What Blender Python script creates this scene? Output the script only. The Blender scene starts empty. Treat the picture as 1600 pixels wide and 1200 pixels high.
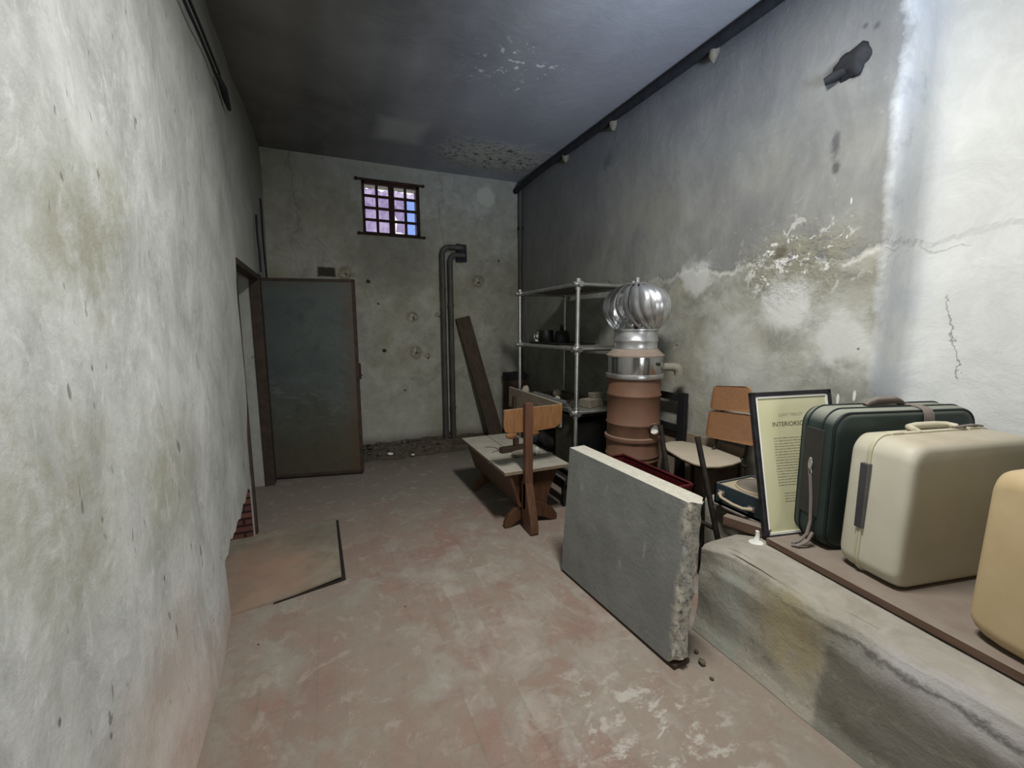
import bpy, bmesh, math, random
from mathutils import Vector, Matrix, noise as mnoise
random.seed(7)
sc = bpy.context.scene
col = sc.collection
V = Vector
PI = math.pi

# ------------------------------------------------------------------ node helpers
def lin(c):
    if isinstance(c, (int, float)): c = (c, c, c)
    f = lambda v: v/12.92 if v <= .04045 else ((v+.055)/1.055)**2.4
    return tuple(f(v/255.0) for v in c[:3]) + (1.0,)

class G:
    """small builder for one procedural material"""
    def __init__(s, name):
        s.m = bpy.data.materials.new(name); s.m.use_nodes = True
        s.nt = s.m.node_tree; s.n = s.nt.nodes; s.l = s.nt.links
        s.b = s.n['Principled BSDF']; s.out = s.n['Material Output']
        s._obj = s._pos = None
    def new(s, t): return s.n.new(t)
    def put(s, sock, v):
        if isinstance(v, bpy.types.NodeSocket): s.l.new(v, sock)
        elif isinstance(v, (tuple, list)) and len(v) == 3 and sock.type == 'RGBA': sock.default_value = tuple(v)+(1,)
        else: sock.default_value = v
    def obj(s):
        if s._obj is None: s._obj = s.new('ShaderNodeTexCoord').outputs['Object']
        return s._obj
    def pos(s):
        if s._pos is None: s._pos = s.new('ShaderNodeNewGeometry')
        return s._pos.outputs['Position']
    def nrm(s):
        s.pos(); return s._pos.outputs['Normal']
    def xyz(s, v):
        n = s.new('ShaderNodeSeparateXYZ'); s.put(n.inputs[0], v); return n.outputs
    def scale(s, v, sc_, off=(0,0,0), rot=(0,0,0)):
        n = s.new('ShaderNodeMapping'); s.put(n.inputs['Vector'], v); n.inputs['Scale'].default_value = sc_
        n.inputs['Location'].default_value = off; n.inputs['Rotation'].default_value = rot
        return n.outputs[0]
    def noise(s, v, scale=5, detail=4, rough=.55, dist=0, seed=0):
        n = s.new('ShaderNodeTexNoise'); n.noise_dimensions = '4D'
        s.put(n.inputs['Vector'], v); n.inputs['Scale'].default_value = scale; n.inputs['Detail'].default_value = detail
        n.inputs['Roughness'].default_value = rough; n.inputs['Distortion'].default_value = dist; n.inputs['W'].default_value = seed
        return n.outputs[0]
    def voro(s, v, scale=5, feat='F1'):
        n = s.new('ShaderNodeTexVoronoi'); n.feature = feat; s.put(n.inputs['Vector'], v); n.inputs['Scale'].default_value = scale
        return n.outputs['Distance']
    def math(s, op, a, b=0.0, clamp=False):
        n = s.new('ShaderNodeMath'); n.operation = op; n.use_clamp = clamp
        s.put(n.inputs[0], a); s.put(n.inputs[1], b); return n.outputs[0]
    def mr(s, v, a, b, c=0.0, d=1.0, smooth=False):
        n = s.new('ShaderNodeMapRange'); n.clamp = True
        if smooth: n.interpolation_type = 'SMOOTHSTEP'
        s.put(n.inputs[0], v)
        for i, x in enumerate((a, b, c, d)): n.inputs[i+1].default_value = x
        return n.outputs[0]
    def mix(s, f, a, b, mode='MIX'):
        n = s.new('ShaderNodeMix'); n.data_type = 'RGBA'; n.blend_type = mode
        s.put(n.inputs[0], f)
        for sock, v in ((n.inputs[6], a), (n.inputs[7], b)):
            s.put(sock, v if isinstance(v, bpy.types.NodeSocket) else lin(v))
        return n.outputs[2]
    def spot(s, c, r0, r1, stretch=(1,1,1), wob=.0, wobs=20.0):
        """1 inside radius r0 of the world point c, 0 beyond r1; wob makes the outline ragged"""
        v = s.new('ShaderNodeVectorMath'); v.operation = 'SUBTRACT'; s.put(v.inputs[0], s.pos()); v.inputs[1].default_value = c
        w = s.new('ShaderNodeVectorMath'); w.operation = 'MULTIPLY'; s.l.new(v.outputs[0], w.inputs[0]); w.inputs[1].default_value = stretch
        d = s.new('ShaderNodeVectorMath'); d.operation = 'LENGTH'; s.l.new(w.outputs[0], d.inputs[0]); d = d.outputs['Value']
        if wob:
            k = s.noise(s.pos(), wobs, 3, .6, 0, c[1]); k = s.math('MULTIPLY', s.math('SUBTRACT', k, .5), wob*2)
            d = s.math('ADD', d, k)
        return s.mr(d, r0, r1, 1, 0, True)
    def bump(s, h, strength=.3, dist=.01):
        n = s.new('ShaderNodeBump'); n.inputs['Strength'].default_value = strength; n.inputs['Distance'].default_value = dist
        s.put(n.inputs['Height'], h)
        prev = s.b.inputs['Normal'].links
        if prev: s.l.new(prev[0].from_socket, n.inputs['Normal'])
        s.l.new(n.outputs[0], s.b.inputs['Normal'])
    def end(s, c, rough=.8, metal=0.0, spec=.3):
        s.put(s.b.inputs['Base Color'], c if isinstance(c, bpy.types.NodeSocket) else lin(c))
        s.put(s.b.inputs['Roughness'], rough); s.b.inputs['Metallic'].default_value = metal
        s.b.inputs['Specular IOR Level'].default_value = spec
        return s.m

def simple(name, c, c2=None, rough=.7, metal=0, scale=12, bump=.15, stretch=(1,1,1), dust=None, dustc=(150,143,130), spec=.3, lo=.35, hi=.7):
    """two-tone worn material; dust = how thickly dust lies on upward faces"""
    g = G(name); p = g.scale(g.obj(), stretch)
    n = g.noise(p, scale, 5, .6)
    cc = g.mix(g.mr(n, lo, hi), c, c2 if c2 is not None else c)
    r = rough
    if dust:
        z = g.xyz(g.nrm())[2]
        k = g.math('MULTIPLY', g.mr(z, .35, .9), g.mr(g.noise(g.obj(), 9, 4, .6, 0, 3), .25, .6, dust*.6, dust))
        cc = g.mix(k, cc, dustc)
        r = g.mr(k, 0, 1, rough, .95)
    if bump: g.bump(g.noise(p, scale*3, 4, .6), bump, .004)
    return g.end(cc, r, metal, spec)

# ------------------------------------------------------------------ mesh helpers
class MB:
    def __init__(s): s.bm = bmesh.new()
    def _tf(s, vs, M):
        if M is not None: bmesh.ops.transform(s.bm, matrix=M, verts=vs)
    def box(s, x0, x1, y0, y1, z0, z1, bev=0.0, seg=2, M=None):
        r = bmesh.ops.create_cube(s.bm, size=1); vs = r['verts']
        for v in vs: v.co = V((x0+(v.co.x+.5)*(x1-x0), y0+(v.co.y+.5)*(y1-y0), z0+(v.co.z+.5)*(z1-z0)))
        if bev:
            es = list({e for v in vs for e in v.link_edges})
            r = bmesh.ops.bevel(s.bm, geom=es, offset=bev, segments=seg, affect='EDGES', profile=.5)
            vs = r['verts']
            vs = list({v for f in r['faces'] for v in f.verts} | set(vs))
        s._tf(vs, M); return vs
    def prism(s, pts, z0, z1, M=None, bev=0.0):
        """polygon in xy pushed from z0 to z1"""
        a = [s.bm.verts.new((x, y, z0)) for x, y in pts]; b = [s.bm.verts.new((x, y, z1)) for x, y in pts]
        n = len(pts); fs = [s.bm.faces.new(a[::-1]), s.bm.faces.new(b)]
        for i in range(n): fs.append(s.bm.faces.new((a[i], a[(i+1) % n], b[(i+1) % n], b[i])))
        vs = a+b
        if bev:
            es = list({e for f in fs[:2] for e in f.edges})
            r = bmesh.ops.bevel(s.bm, geom=es, offset=bev, segments=2, affect='EDGES', profile=.5)
            vs = list({v for v in vs if v.is_valid} | {v for f in r['faces'] for v in f.verts})
        s._tf(vs, M); return vs
    def tube(s, path, r, n=12, cap=True, M=None):
        path = [V(p) for p in path]; rs = r if isinstance(r, (list, tuple)) else [r]*len(path)
        t0 = (path[1]-path[0]).normalized(); up = V((0,0,1)) if abs(t0.z) < .9 else V((1,0,0))
        u = t0.cross(up).normalized(); rings = []; vs = []
        for i, p in enumerate(path):
            a = path[max(i-1, 0)]; b = path[min(i+1, len(path)-1)]; t = (b-a).normalized()
            u = (u - t*u.dot(t)).normalized(); w = t.cross(u)
            ring = [s.bm.verts.new(p + (u*math.cos(2*PI*k/n) + w*math.sin(2*PI*k/n))*rs[i]) for k in range(n)]
            rings.append(ring); vs += ring
        for a, b in zip(rings, rings[1:]):
            for k in range(n): s.bm.faces.new((a[k], a[(k+1) % n], b[(k+1) % n], b[k]))
        if cap: s.bm.faces.new(rings[0][::-1]); s.bm.faces.new(rings[-1])
        s._tf(vs, M); return vs
    def lathe(s, prof, c=(0,0,0), n=48, M=None, close=True):
        rings = []; vs = []
        for r, z in prof:
            if r < 1e-6: ring = [s.bm.verts.new((c[0], c[1], c[2]+z))]
            else: ring = [s.bm.verts.new((c[0]+r*math.cos(2*PI*k/n), c[1]+r*math.sin(2*PI*k/n), c[2]+z)) for k in range(n)]
            rings.append(ring); vs += ring
        for a, b in zip(rings, rings[1:]):
            for k in range(n):
                q = [a[k % len(a)], a[(k+1) % len(a)], b[(k+1) % len(b)], b[k % len(b)]]
                q = [x for i, x in enumerate(q) if x not in q[:i]]
                if len(q) > 2: s.bm.faces.new(q)
        if close:
            for ring, rev in ((rings[0], True), (rings[-1], False)):
                if len(ring) > 2: s.bm.faces.new(ring[::-1] if rev else ring)
        s._tf(vs, M); return vs
    def grid(s, fn, nu, nv):
        g = [[s.bm.verts.new(fn(i/nu, j/nv)) for j in range(nv+1)] for i in range(nu+1)]
        for i in range(nu):
            for j in range(nv): s.bm.faces.new((g[i][j], g[i+1][j], g[i+1][j+1], g[i][j+1]))
        return g
    def rock(s, c, size, rough=.35, sub=2, seed=0, M=None):
        r = bmesh.ops.create_icosphere(s.bm, subdivisions=sub, radius=1)
        for v in r['verts']:
            k = 1 + rough*mnoise.noise(v.co*1.3 + V((seed*7.1, seed*3.3, seed)))
            v.co = V((v.co.x*k*size[0], v.co.y*k*size[1], v.co.z*k*size[2])) + V(c)
        s._tf(r['verts'], M)
    def obj(s, name, m, parent=None, smooth=None, frame=None):
        """link as ONE mesh object; frame = matrix whose inverse takes the mesh into its parent's space"""
        me = bpy.data.meshes.new(name)
        if frame is not None: bmesh.ops.transform(s.bm, matrix=frame.inverted(), verts=s.bm.verts[:])
        bmesh.ops.recalc_face_normals(s.bm, faces=s.bm.faces[:])
        if smooth is not None:
            for f in s.bm.faces: f.smooth = True
            for e in s.bm.edges:
                if len(e.link_faces) == 2 and e.calc_face_angle(0) > math.radians(smooth): e.smooth = False
        s.bm.to_mesh(me); s.bm.free()
        me.materials.append(m)
        o = bpy.data.objects.new(name, me); col.objects.link(o)
        if parent: o.parent = parent
        return o

def tag(o, label, cat, group=None, kind=None):
    if label: o['label'] = label
    if cat: o['category'] = cat
    if group: o['group'] = group
    if kind: o['kind'] = kind
    return o
class Thing:
    """an Empty at the thing's base; parts are meshes given in world space, or in its own space with loc=True"""
    def __init__(s, name, loc, label, cat, rz=0, group=None, kind=None, rx=0, ry=0):
        s.o = bpy.data.objects.new(name, None); col.objects.link(s.o); s.o.empty_display_size = .1
        s.o.location = loc; s.o.rotation_euler = (rx, ry, rz)
        s.M = Matrix.Translation(loc) @ s.o.rotation_euler.to_matrix().to_4x4()
        tag(s.o, label, cat, group, kind)
    def part(s, name, mb, m, smooth=None, world=False, parent=None, label=None):
        o = mb.obj(name, m, parent or s.o, smooth, s.M if world else None)
        if label: o['label'] = label
        return o
def single(name, mb, m, base, label, cat, smooth=None, group=None, kind=None):
    o = mb.obj(name, m, None, smooth, Matrix.Translation(base)); o.location = base
    return tag(o, label, cat, group, kind)
def struct(name, mb, m, smooth=None, label=None):
    o = mb.obj(name, m, None, smooth); o['kind'] = 'structure'
    if label: o['label'] = label
    return o
def rotM(c, axis, deg): return Matrix.Translation(c) @ Matrix.Rotation(math.radians(deg), 4, axis) @ Matrix.Translation(-V(c))

# ------------------------------------------------------------------ room dimensions (metres, eye at 0,0,1.5)
XL, XR, XA, YB, ZC, YF = -.536, 2.525, 2.83, 5.527, 3.40, -3.20
YE = 1.275          # where the right wall steps back

# ------------------------------------------------------------------ materials of the shell
def m_left():
    g = G('old_limewash'); p = g.pos()
    n1 = g.noise(p, 1.6, 5, .6, .6); n2 = g.noise(g.scale(p, (1,1.25,.8)), 3.6, 10, .70, .5, 2); n3 = g.noise(p, 14, 5, .65, .3, 4)
    c = g.mix(g.mr(n2, .34, .60), (162,165,160), (202,205,201))
    tr = g.noise(g.scale(p, (1,1.6,.7), (0,0,0), (.7,0,0)), 7.5, 9, .74, 1.6, 41); c = g.mix(g.math('MULTIPLY', g.mr(tr, .54, .68), .38), c, (158,161,154)); c = g.mix(g.math('MULTIPLY', g.mr(tr, .46, .36), .6), c, (216,219,215))
    c = g.mix(g.math('MULTIPLY', g.mr(n1, .5, .72), .55), c, (160,162,148))
    c = g.mix(g.math('MULTIPLY', g.mr(n3, .56, .72), .35), c, (148,150,144))
    for (y, z, r, k) in ((1.42,1.72,.30,.75), (1.27,1.08,.30,.7), (1.8,.98,.28,.6), (1.62,1.86,.2,.5), (1.0,1.2,.25,.45)):
        c = g.mix(g.math('MULTIPLY', g.math('MULTIPLY', g.spot((XL, y, z), r*.1, r*1.15, (1,1,1), .2, 9), k), g.mr(n3, .40, .56, .25, 1)), c, (150,149,130))
    # scuffs and pits
    s = g.noise(g.scale(p, (1,2.4,.8), (0,0,0), (.5,0,0)), 11, 3, .5, .2, 9)
    c = g.mix(g.math('MULTIPLY', g.mr(s, .665, .70), .7), c, (104,104,98))
    v = g.voro(g.scale(p, (1,1,.6)), 7); c = g.mix(g.math('MULTIPLY', g.mr(v, .06, .03), .75), c, (84,82,76))
    # white scrapes
    s2 = g.noise(g.scale(p, (1,3.2,.5), (0,2,0), (-.35,0,0)), 7, 4, .6, 0, 11)
    c = g.mix(g.math('MULTIPLY', g.mr(s2, .66, .74), .45), c, (226,228,224))
    # rubbed pink foot of the wall
    z = g.xyz(p)[2]; k = g.math('MULTIPLY', g.mr(g.math('ADD', z, g.math('MULTIPLY', n2, .5)), .55, .25), .6)
    c = g.mix(k, c, (186,160,146)); c = g.mix(g.math('MULTIPLY', g.spot((XL,1.6,.22), .1, .5, (1,.8,1.1), .2, 7), .45), c, (190,164,150)); c = g.mix(g.math('MULTIPLY', g.spot((XL,1.55,.22), .02, .16, (1,.5,1.2), .12, 9), .6), c, (206,200,193))
    # greyer under the ceiling; light falling off towards the far end painted in
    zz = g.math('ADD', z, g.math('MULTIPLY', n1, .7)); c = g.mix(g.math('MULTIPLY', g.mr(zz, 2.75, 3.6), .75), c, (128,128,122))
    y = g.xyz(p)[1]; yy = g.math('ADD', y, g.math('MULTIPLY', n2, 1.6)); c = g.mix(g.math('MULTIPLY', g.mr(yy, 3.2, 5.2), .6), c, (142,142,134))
    c = g.mix(g.mr(y, .30, -.1), c, (98,96,90))  # unseen near end darkened to cut the light bounced from it
    g.bump(n2, .35, .03); g.bump(n3, .3, .012); g.bump(g.noise(p, 60, 3, .6), .15, .004)
    return g.end(c, .9, 0, .2)

def m_back():
    g = G('stained_plaster'); p = g.pos(); x, y, z = g.xyz(p)
    n1 = g.noise(p, 1.7, 6, .6, .5, 1); n2 = g.noise(p, 5.5, 10, .70, .5, 3); n3 = g.noise(p, 22, 6, .68, .2, 5)
    c = g.mix(g.mr(n2, .35, .66), (150,150,137), (188,188,175))
    c = g.mix(g.math('MULTIPLY', g.mr(n1, .48, .68), .6), c, (154,150,124))
    c = g.mix(g.math('MULTIPLY', g.mr(n3, .58, .7), .5), c, (110,110,100))
    # darker towards the ceiling, paler lower down, dark at the foot
    zz = g.math('ADD', z, g.math('MULTIPLY', g.math('SUBTRACT', n1, .5), 1.2))
    c = g.mix(g.math('MULTIPLY', g.mr(zz, 1.8, 3.4), .4), c, (118,118,110))
    c = g.mix(g.math('MULTIPLY', g.mr(zz, .9, .2), .35), c, (190,188,176))
    c = g.mix(g.math('MULTIPLY', g.mr(z, .16, .02), .8), c, (92,86,74))
    c = g.mix(g.math('MULTIPLY', g.spot((.8,YB,2.38), .3, .62, (1,1,1), .12, 7), .45), c, (108,108,98))
    for q in ((2.02,YB,3.17),):
        c = g.mix(g.math('MULTIPLY', g.spot(q, .10, .15, (1,1,1.0), .04, 14), .8), c, (182,182,166))
    # knocked out plugs: pale broken ring with a dark centre
    for (a, b, r) in ((1.9,2.089,.07), (1.029,1.624,.06), (1.054,1.182,.07), (.264,2.116,.07), (1.35,1.65,.03), (1.2,1.12,.03)):
        c = g.mix(g.math('MULTIPLY', g.spot((a,YB,b), r*.7, r*1.6, (1,1,1), .05, 24), .8), c, (122,114,90))
        c = g.mix(g.math('MULTIPLY', g.spot((a,YB,b), r*.3, r*.9, (1,1,1), .09, 26), .85), c, (184,180,162))
        c = g.mix(g.math('MULTIPLY', g.spot((a+.01,YB,b-.012), r*.1, r*.5, (1,1,1), .07, 36), .9), c, (70,64,54))
    for (a, b, r) in ((.511,2.038,.035), (.662,1.208,.035), (2.038,2.36,.014), (2.193,2.369,.02), (.62,1.78,.02), (.9,.7,.018), (1.75,1.3,.015)):
        c = g.mix(g.spot((a,YB,b), r*.4, r, (1,1,1), .02, 40), c, (56,54,48))
    # square knocked hole above the open door, hairline cracks
    dx = g.math('ABSOLUTE', g.math('SUBTRACT', x, .06)); dz = g.math('ABSOLUTE', g.math('SUBTRACT', z, 2.13))
    d = g.math('MAXIMUM', g.math('MULTIPLY', dx, .55), dz); d = g.math('ADD', d, g.math('MULTIPLY', n3, .03))
    c = g.mix(g.mr(d, .075, .06), c, (70,66,56))
    xw = g.math('ADD', x, g.math('MULTIPLY', g.noise(g.scale(p, (1,1,1)), 2.2, 5, .6, 0, 8), .55))
    for x0, z0 in ((1.72, 2.4), (.02, 2.1)):
        k = g.mr(g.math('ABSOLUTE', g.math('SUBTRACT', xw, x0)), .012, .002)
        c = g.mix(g.math('MULTIPLY', g.math('MULTIPLY', k, g.mr(z, z0, z0+.1)), .35), c, (92,92,86))
    v = g.voro(p, 6); c = g.mix(g.math('MULTIPLY', g.mr(v, .05, .03), .7), c, (80,78,70))
    g.bump(n2, .4, .03); g.bump(n3, .35, .01)
    return g.end(c, .92, 0, .2)

def m_right():
    g = G('peeling_plaster'); p = g.pos(); x, y, z = g.xyz(p)
    n1 = g.noise(p, 1.5, 6, .6, .7, 1); n2 = g.noise(p, 4.2, 10, .70, .6, 3); n3 = g.noise(p, 18, 7, .7, .3, 5)
    ns = g.noise(g.scale(p, (1,1.7,.75)), 2.6, 10, .70, .5, 6)
    # upper skim coat: smooth grey, streaked
    up = g.mix(g.mr(ns, .34, .66), (122,123,120), (152,153,149))
    up = g.mix(g.math('MULTIPLY', g.mr(n1, .52, .36), .5), up, (112,114,114)); up = g.mix(g.math('MULTIPLY', g.mr(n3, .60, .70), .4), up, (176,177,172))
    up = g.mix(g.math('MULTIPLY', g.mr(n1, .5, .7), .4), up, (150,147,132))
    # lower coat: paler, mottled
    lo = g.mix(g.mr(n2, .34, .64), (128,128,118), (174,175,166))
    lo = g.mix(g.math('MULTIPLY', g.mr(n1, .52, .7), .6), lo, (158,152,128))
    lo = g.mix(g.math('MULTIPLY', g.mr(n3, .57, .7), .35), lo, (206,206,200))
    edge = g.math('ADD', z, g.math('MULTIPLY', g.math('SUBTRACT', g.noise(g.scale(p, (1,1,.3)), 2.6, 5, .65, 0, 12), .5), .38))
    k = g.mr(edge, 1.88, 1.91); c = g.mix(k, lo, up)
    lip = g.math('MULTIPLY', g.mr(edge, 1.86, 1.88), g.mr(edge, 1.905, 1.885))
    c = g.mix(g.math('MULTIPLY', g.math('MULTIPLY', lip, g.mr(y, 3.1, 2.2)), .75), c, (216,216,210))
    # salt bloom and scaling around the middle
    bl = g.spot((XR,1.72,1.85), .05, .5, (1,1,1.5), .25, 6)
    c = g.mix(g.math('MULTIPLY', bl, g.mr(n3, .42, .5)), c, (150,148,132))
    c = g.mix(g.math('MULTIPLY', bl, g.mr(g.noise(p, 13, 5, .7, .8, 21), .56, .60)), c, (234,235,232))
    for (yy, zz, r, q) in ((1.73,1.62,.24,.8), (1.42,1.42,.22,.75), (2.42,1.86,.17,.6), (2.1,1.35,.3,.4), (1.9,1.1,.3,.35)):
        c = g.mix(g.math('MULTIPLY', g.spot((XR,yy,zz), r*.35, r, (1,1,1), .16, 8), q), c, (214,216,212))
    c = g.mix(g.math('MULTIPLY', g.spot((XR,1.80,1.93), .01, .06, (1,1,1), .05, 25), .8), c, (104,98,80))
    # dark knocks
    for (yy, zz, r, st) in ((3.57,3.05,.11,(1,1,.7)), (1.54,2.44,.05,(1,1,.4)), (1.53,2.33,.035,(1,1,.6)), (1.34,1.38,.013,(1,1,1)), (1.31,1.38,.011,(1,1,1)), (1.515,2.80,.12,(1,.8,1)), (1.40,2.93,.035,(1,1,1)), (1.45,2.96,.025,(1,1,1)), (2.6,1.35,.02,(1,1,1))):
        c = g.mix(g.math('MULTIPLY', g.spot((XR,yy,zz), r*.15, r*.8, st, r*.7, 16), .8), c, (78,77,80))
    # darker and bluish just under the ceiling, greyer towards the far end
    zz = g.math('ADD', z, g.math('MULTIPLY', g.math('SUBTRACT', n2, .5), .5)); c = g.mix(g.math('MULTIPLY', g.mr(zz, 2.4, 3.35), .55), c, (112,116,124))
    yy = g.math('ADD', y, g.math('MULTIPLY', n1, 1.0)); c = g.mix(g.math('MULTIPLY', g.mr(yy, 3.4, 5.2), .45), c, (116,118,116))
    # fresh white coat on the set-back length of wall
    w = g.math('ADD', y, g.math('MULTIPLY', g.math('SUBTRACT', g.noise(p, 5, 5, .65, 0, 14), .5), .10))
    kw = g.mr(w, YE+.035, YE+.0, 0, 1)
    wc = g.mix(g.mr(n2, .38, .62), (210,212,209), (224,226,223))
    wc = g.mix(g.math('MULTIPLY', g.mr(y, YE-.12, YE), g.mr(ns, .42, .6, .15, .8)), wc, (196,202,208))
    yw = g.math('ADD', y, g.math('MULTIPLY', g.noise(p, 9, 4, .7, 0, 31), .16))
    cr = g.math('MULTIPLY', g.mr(g.math('ABSOLUTE', g.math('SUBTRACT', yw, g.mr(z, 1.2, 1.7, 1.12, 1.22))), .006, .002), g.math('MULTIPLY', g.mr(z, 1.22, 1.24), g.mr(z, 1.66, 1.64)))
    wc = g.mix(g.math('MULTIPLY', cr, .7), wc, (120,120,116))
    zw = g.math('ADD', z, g.math('MULTIPLY', g.noise(p, 5, 4, .6, 0, 33), .2))
    cr = g.mr(g.math('ABSOLUTE', g.math('SUBTRACT', zw, 1.98)), .007, .002); wc = g.mix(g.math('MULTIPLY', g.math('MULTIPLY', cr, g.mr(n1, .48, .54)), .5), wc, (160,162,160))
    wc = g.mix(g.mr(y, .72, .45), wc, (96,94,88)); c = g.mix(kw, c, wc)  # out of view the coat turns dark to keep bounced light down
    fl = g.math('MULTIPLY', g.mr(g.voro(g.scale(p, (1,2.2,.55)), 6.5), .12, .09), g.math('MULTIPLY', g.mr(g.math('ABSOLUTE', g.math('SUBTRACT', y, 1.37)), .12, .06), g.mr(z, 2.35, 2.2))); c = g.mix(g.math('MULTIPLY', fl, .9), c, (238,238,236))
    g.bump(n2, .35, .03); g.bump(g.math('MULTIPLY', k, .5), .5, .02); g.bump(g.math('MULTIPLY', bl, n3), .8, .03); g.bump(n3, .2, .008)
    return g.end(c, .9, 0, .2)

def m_ceiling():
    g = G('sooty_ceiling'); p = g.pos(); x, y, z = g.xyz(p)
    n1 = g.noise(p, 1.1, 5, .55, .4, 1); n2 = g.noise(p, 4, 10, .68, .6, 3); n3 = g.noise(p, 15, 7, .7, .6, 5)
    c = g.mix(g.mr(n1, .36, .64), (104,104,101), (132,132,128))
    c = g.mix(g.math('MULTIPLY', g.mr(n2, .5, .7), .4), c, (138,137,132))
    # darker sooty bands running across
    w = g.math('SINE', g.math('MULTIPLY', g.math('ADD', x, g.math('MULTIPLY', n2, .3)), 11)); c = g.mix(g.math('MULTIPLY', g.mr(w, .1, .9), .25), c, (82,82,80))
    xx = g.math('ADD', x, g.math('MULTIPLY', n1, .8)); c = g.mix(g.math('MULTIPLY', g.mr(xx, .7, 2.4), .6), c, (166,168,174))  # bluish daylight painted in, paler towards the right
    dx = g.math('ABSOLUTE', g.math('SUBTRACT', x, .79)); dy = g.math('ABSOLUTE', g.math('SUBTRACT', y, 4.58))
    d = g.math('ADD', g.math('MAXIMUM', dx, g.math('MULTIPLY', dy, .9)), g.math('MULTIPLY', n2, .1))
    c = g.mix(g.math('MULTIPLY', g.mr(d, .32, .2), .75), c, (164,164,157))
    k = g.math('MULTIPLY', g.spot((1.43,3.2,ZC), .1, .5, (1,1,1), .2, 5), g.mr(g.noise(p, 16, 4, .6, .5, 8), .60, .63)); c = g.mix(k, c, (206,206,200))
    k = g.spot((1.95,4.85,ZC), .25, .75, (.8,1.4,1), .25, 5)
    c = g.mix(g.math('MULTIPLY', k, g.mr(n3, .42, .52)), c, (180,176,160)); c = g.mix(g.math('MULTIPLY', k, g.mr(n3, .44, .38)), c, (60,58,54))
    g.bump(n2, .3, .03); g.bump(g.math('MULTIPLY', k, n3), .8, .04)
    return g.end(c, .92, 0, .2)

def m_floor():
    g = G('dusty_red_tiles'); p = g.pos(); x, y, z = g.xyz(p)
    r = g.scale(p, (1,1,1), (0,0,0), (0,0,math.radians(90)))
    b = g.new('ShaderNodeTexBrick'); g.put(b.inputs['Vector'], r); b.inputs['Scale'].default_value = 1; b.inputs['Brick Width'].default_value = .22; b.inputs['Row Height'].default_value = .11
    b.inputs['Mortar Size'].default_value = .006; b.inputs['Mortar Smooth'].default_value = .6
    b.inputs['Color1'].default_value = lin((142,114,103)); b.inputs['Color2'].default_value = lin((133,112,102)); b.inputs['Mortar'].default_value = lin((126,109,99))
    n1 = g.noise(p, 1.5, 10, .68, .6, 1); n2 = g.noise(p, 4.4, 10, .70, .7, 3); n3 = g.noise(p, 17, 7, .7, .3, 5)
    nd = g.noise(g.scale(p, (1,1,1), (0,0,0), (0,0,.5)), 2.6, 10, .70, 1.0, 9)
    c = b.outputs['Color']
    # laid dust of two kinds
    c = g.mix(g.math('MULTIPLY', g.mr(n1, .40, .56), .85), c, (139,130,117))
    c = g.mix(g.math('MULTIPLY', g.mr(nd, .5, .62), .8), c, (146,142,131))
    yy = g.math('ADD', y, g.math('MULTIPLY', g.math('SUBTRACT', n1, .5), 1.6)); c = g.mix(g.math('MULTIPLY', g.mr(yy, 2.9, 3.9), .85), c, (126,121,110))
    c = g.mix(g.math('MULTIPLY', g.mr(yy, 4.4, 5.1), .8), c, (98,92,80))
    # tile-by-tile wear: pale worn tops
    br = g.new('ShaderNodeTexBrick'); g.put(br.inputs['Vector'], r); br.inputs['Scale'].default_value = 1; br.inputs['Brick Width'].default_value = .22; br.inputs['Row Height'].default_value = .11; br.inputs['Mortar Size'].default_value = 0
    br.inputs['Color1'].default_value = (0,0,0,1); br.inputs['Color2'].default_value = (1,1,1,1); br.inputs['Bias'].default_value = -.2
    mid = g.spot((.8,1.9,0), .3, 1.2, (1.5,.7,1), .3, 4)
    c = g.mix(g.math('MULTIPLY', g.math('MULTIPLY', mid, br.outputs['Color']), g.mr(n2, .42, .6, 0, .75)), c, (178,170,160))
    c = g.mix(g.math('MULTIPLY', g.math('MULTIPLY', mid, g.mr(n2, .46, .36)), .55), c, (142,112,101))
    # lime scrapes close by
    near = g.spot((1.0,1.05,0), .08, .55, (1,1,1), .25, 5)
    sc_ = g.noise(g.scale(p, (1.0,1.6,1), (0,0,0), (0,0,-.6)), 11, 5, .7, .4, 15)
    c = g.mix(g.math('MULTIPLY', g.math('MULTIPLY', near, g.mr(sc_, .52, .60)), .75), c, (190,185,176))
    c = g.mix(g.math('MULTIPLY', g.mr(sc_, .66, .70), .45), c, (176,170,161))
    c = g.mix(g.math('MULTIPLY', g.mr(n3, .54, .7), .4), c, (120,110,99))
    nw = g.noise(p, 8, 10, .76, .8, 37); c = g.mix(g.math('MULTIPLY', g.mr(nw, .54, .62), .45), c, (168,160,149)); c = g.mix(g.math('MULTIPLY', g.mr(nw, .42, .34), .3), c, (118,106,96))
    n4 = g.noise(g.scale(p, (1,1.5,1), (0,0,0), (0,0,-.4)), 30, 4, .7, .5, 19); c = g.mix(g.math('MULTIPLY', g.mr(n4, .58, .72), .22), c, (172,164,152))
    v = g.voro(p, 4.2); c = g.mix(g.mr(v, .03, .02), c, (60,54,48))
    g.bump(b.outputs['Fac'], -.12, .003); g.bump(n3, .3, .006); g.bump(n2, .2, .012)
    return g.end(c, .88, 0, .25)

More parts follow.
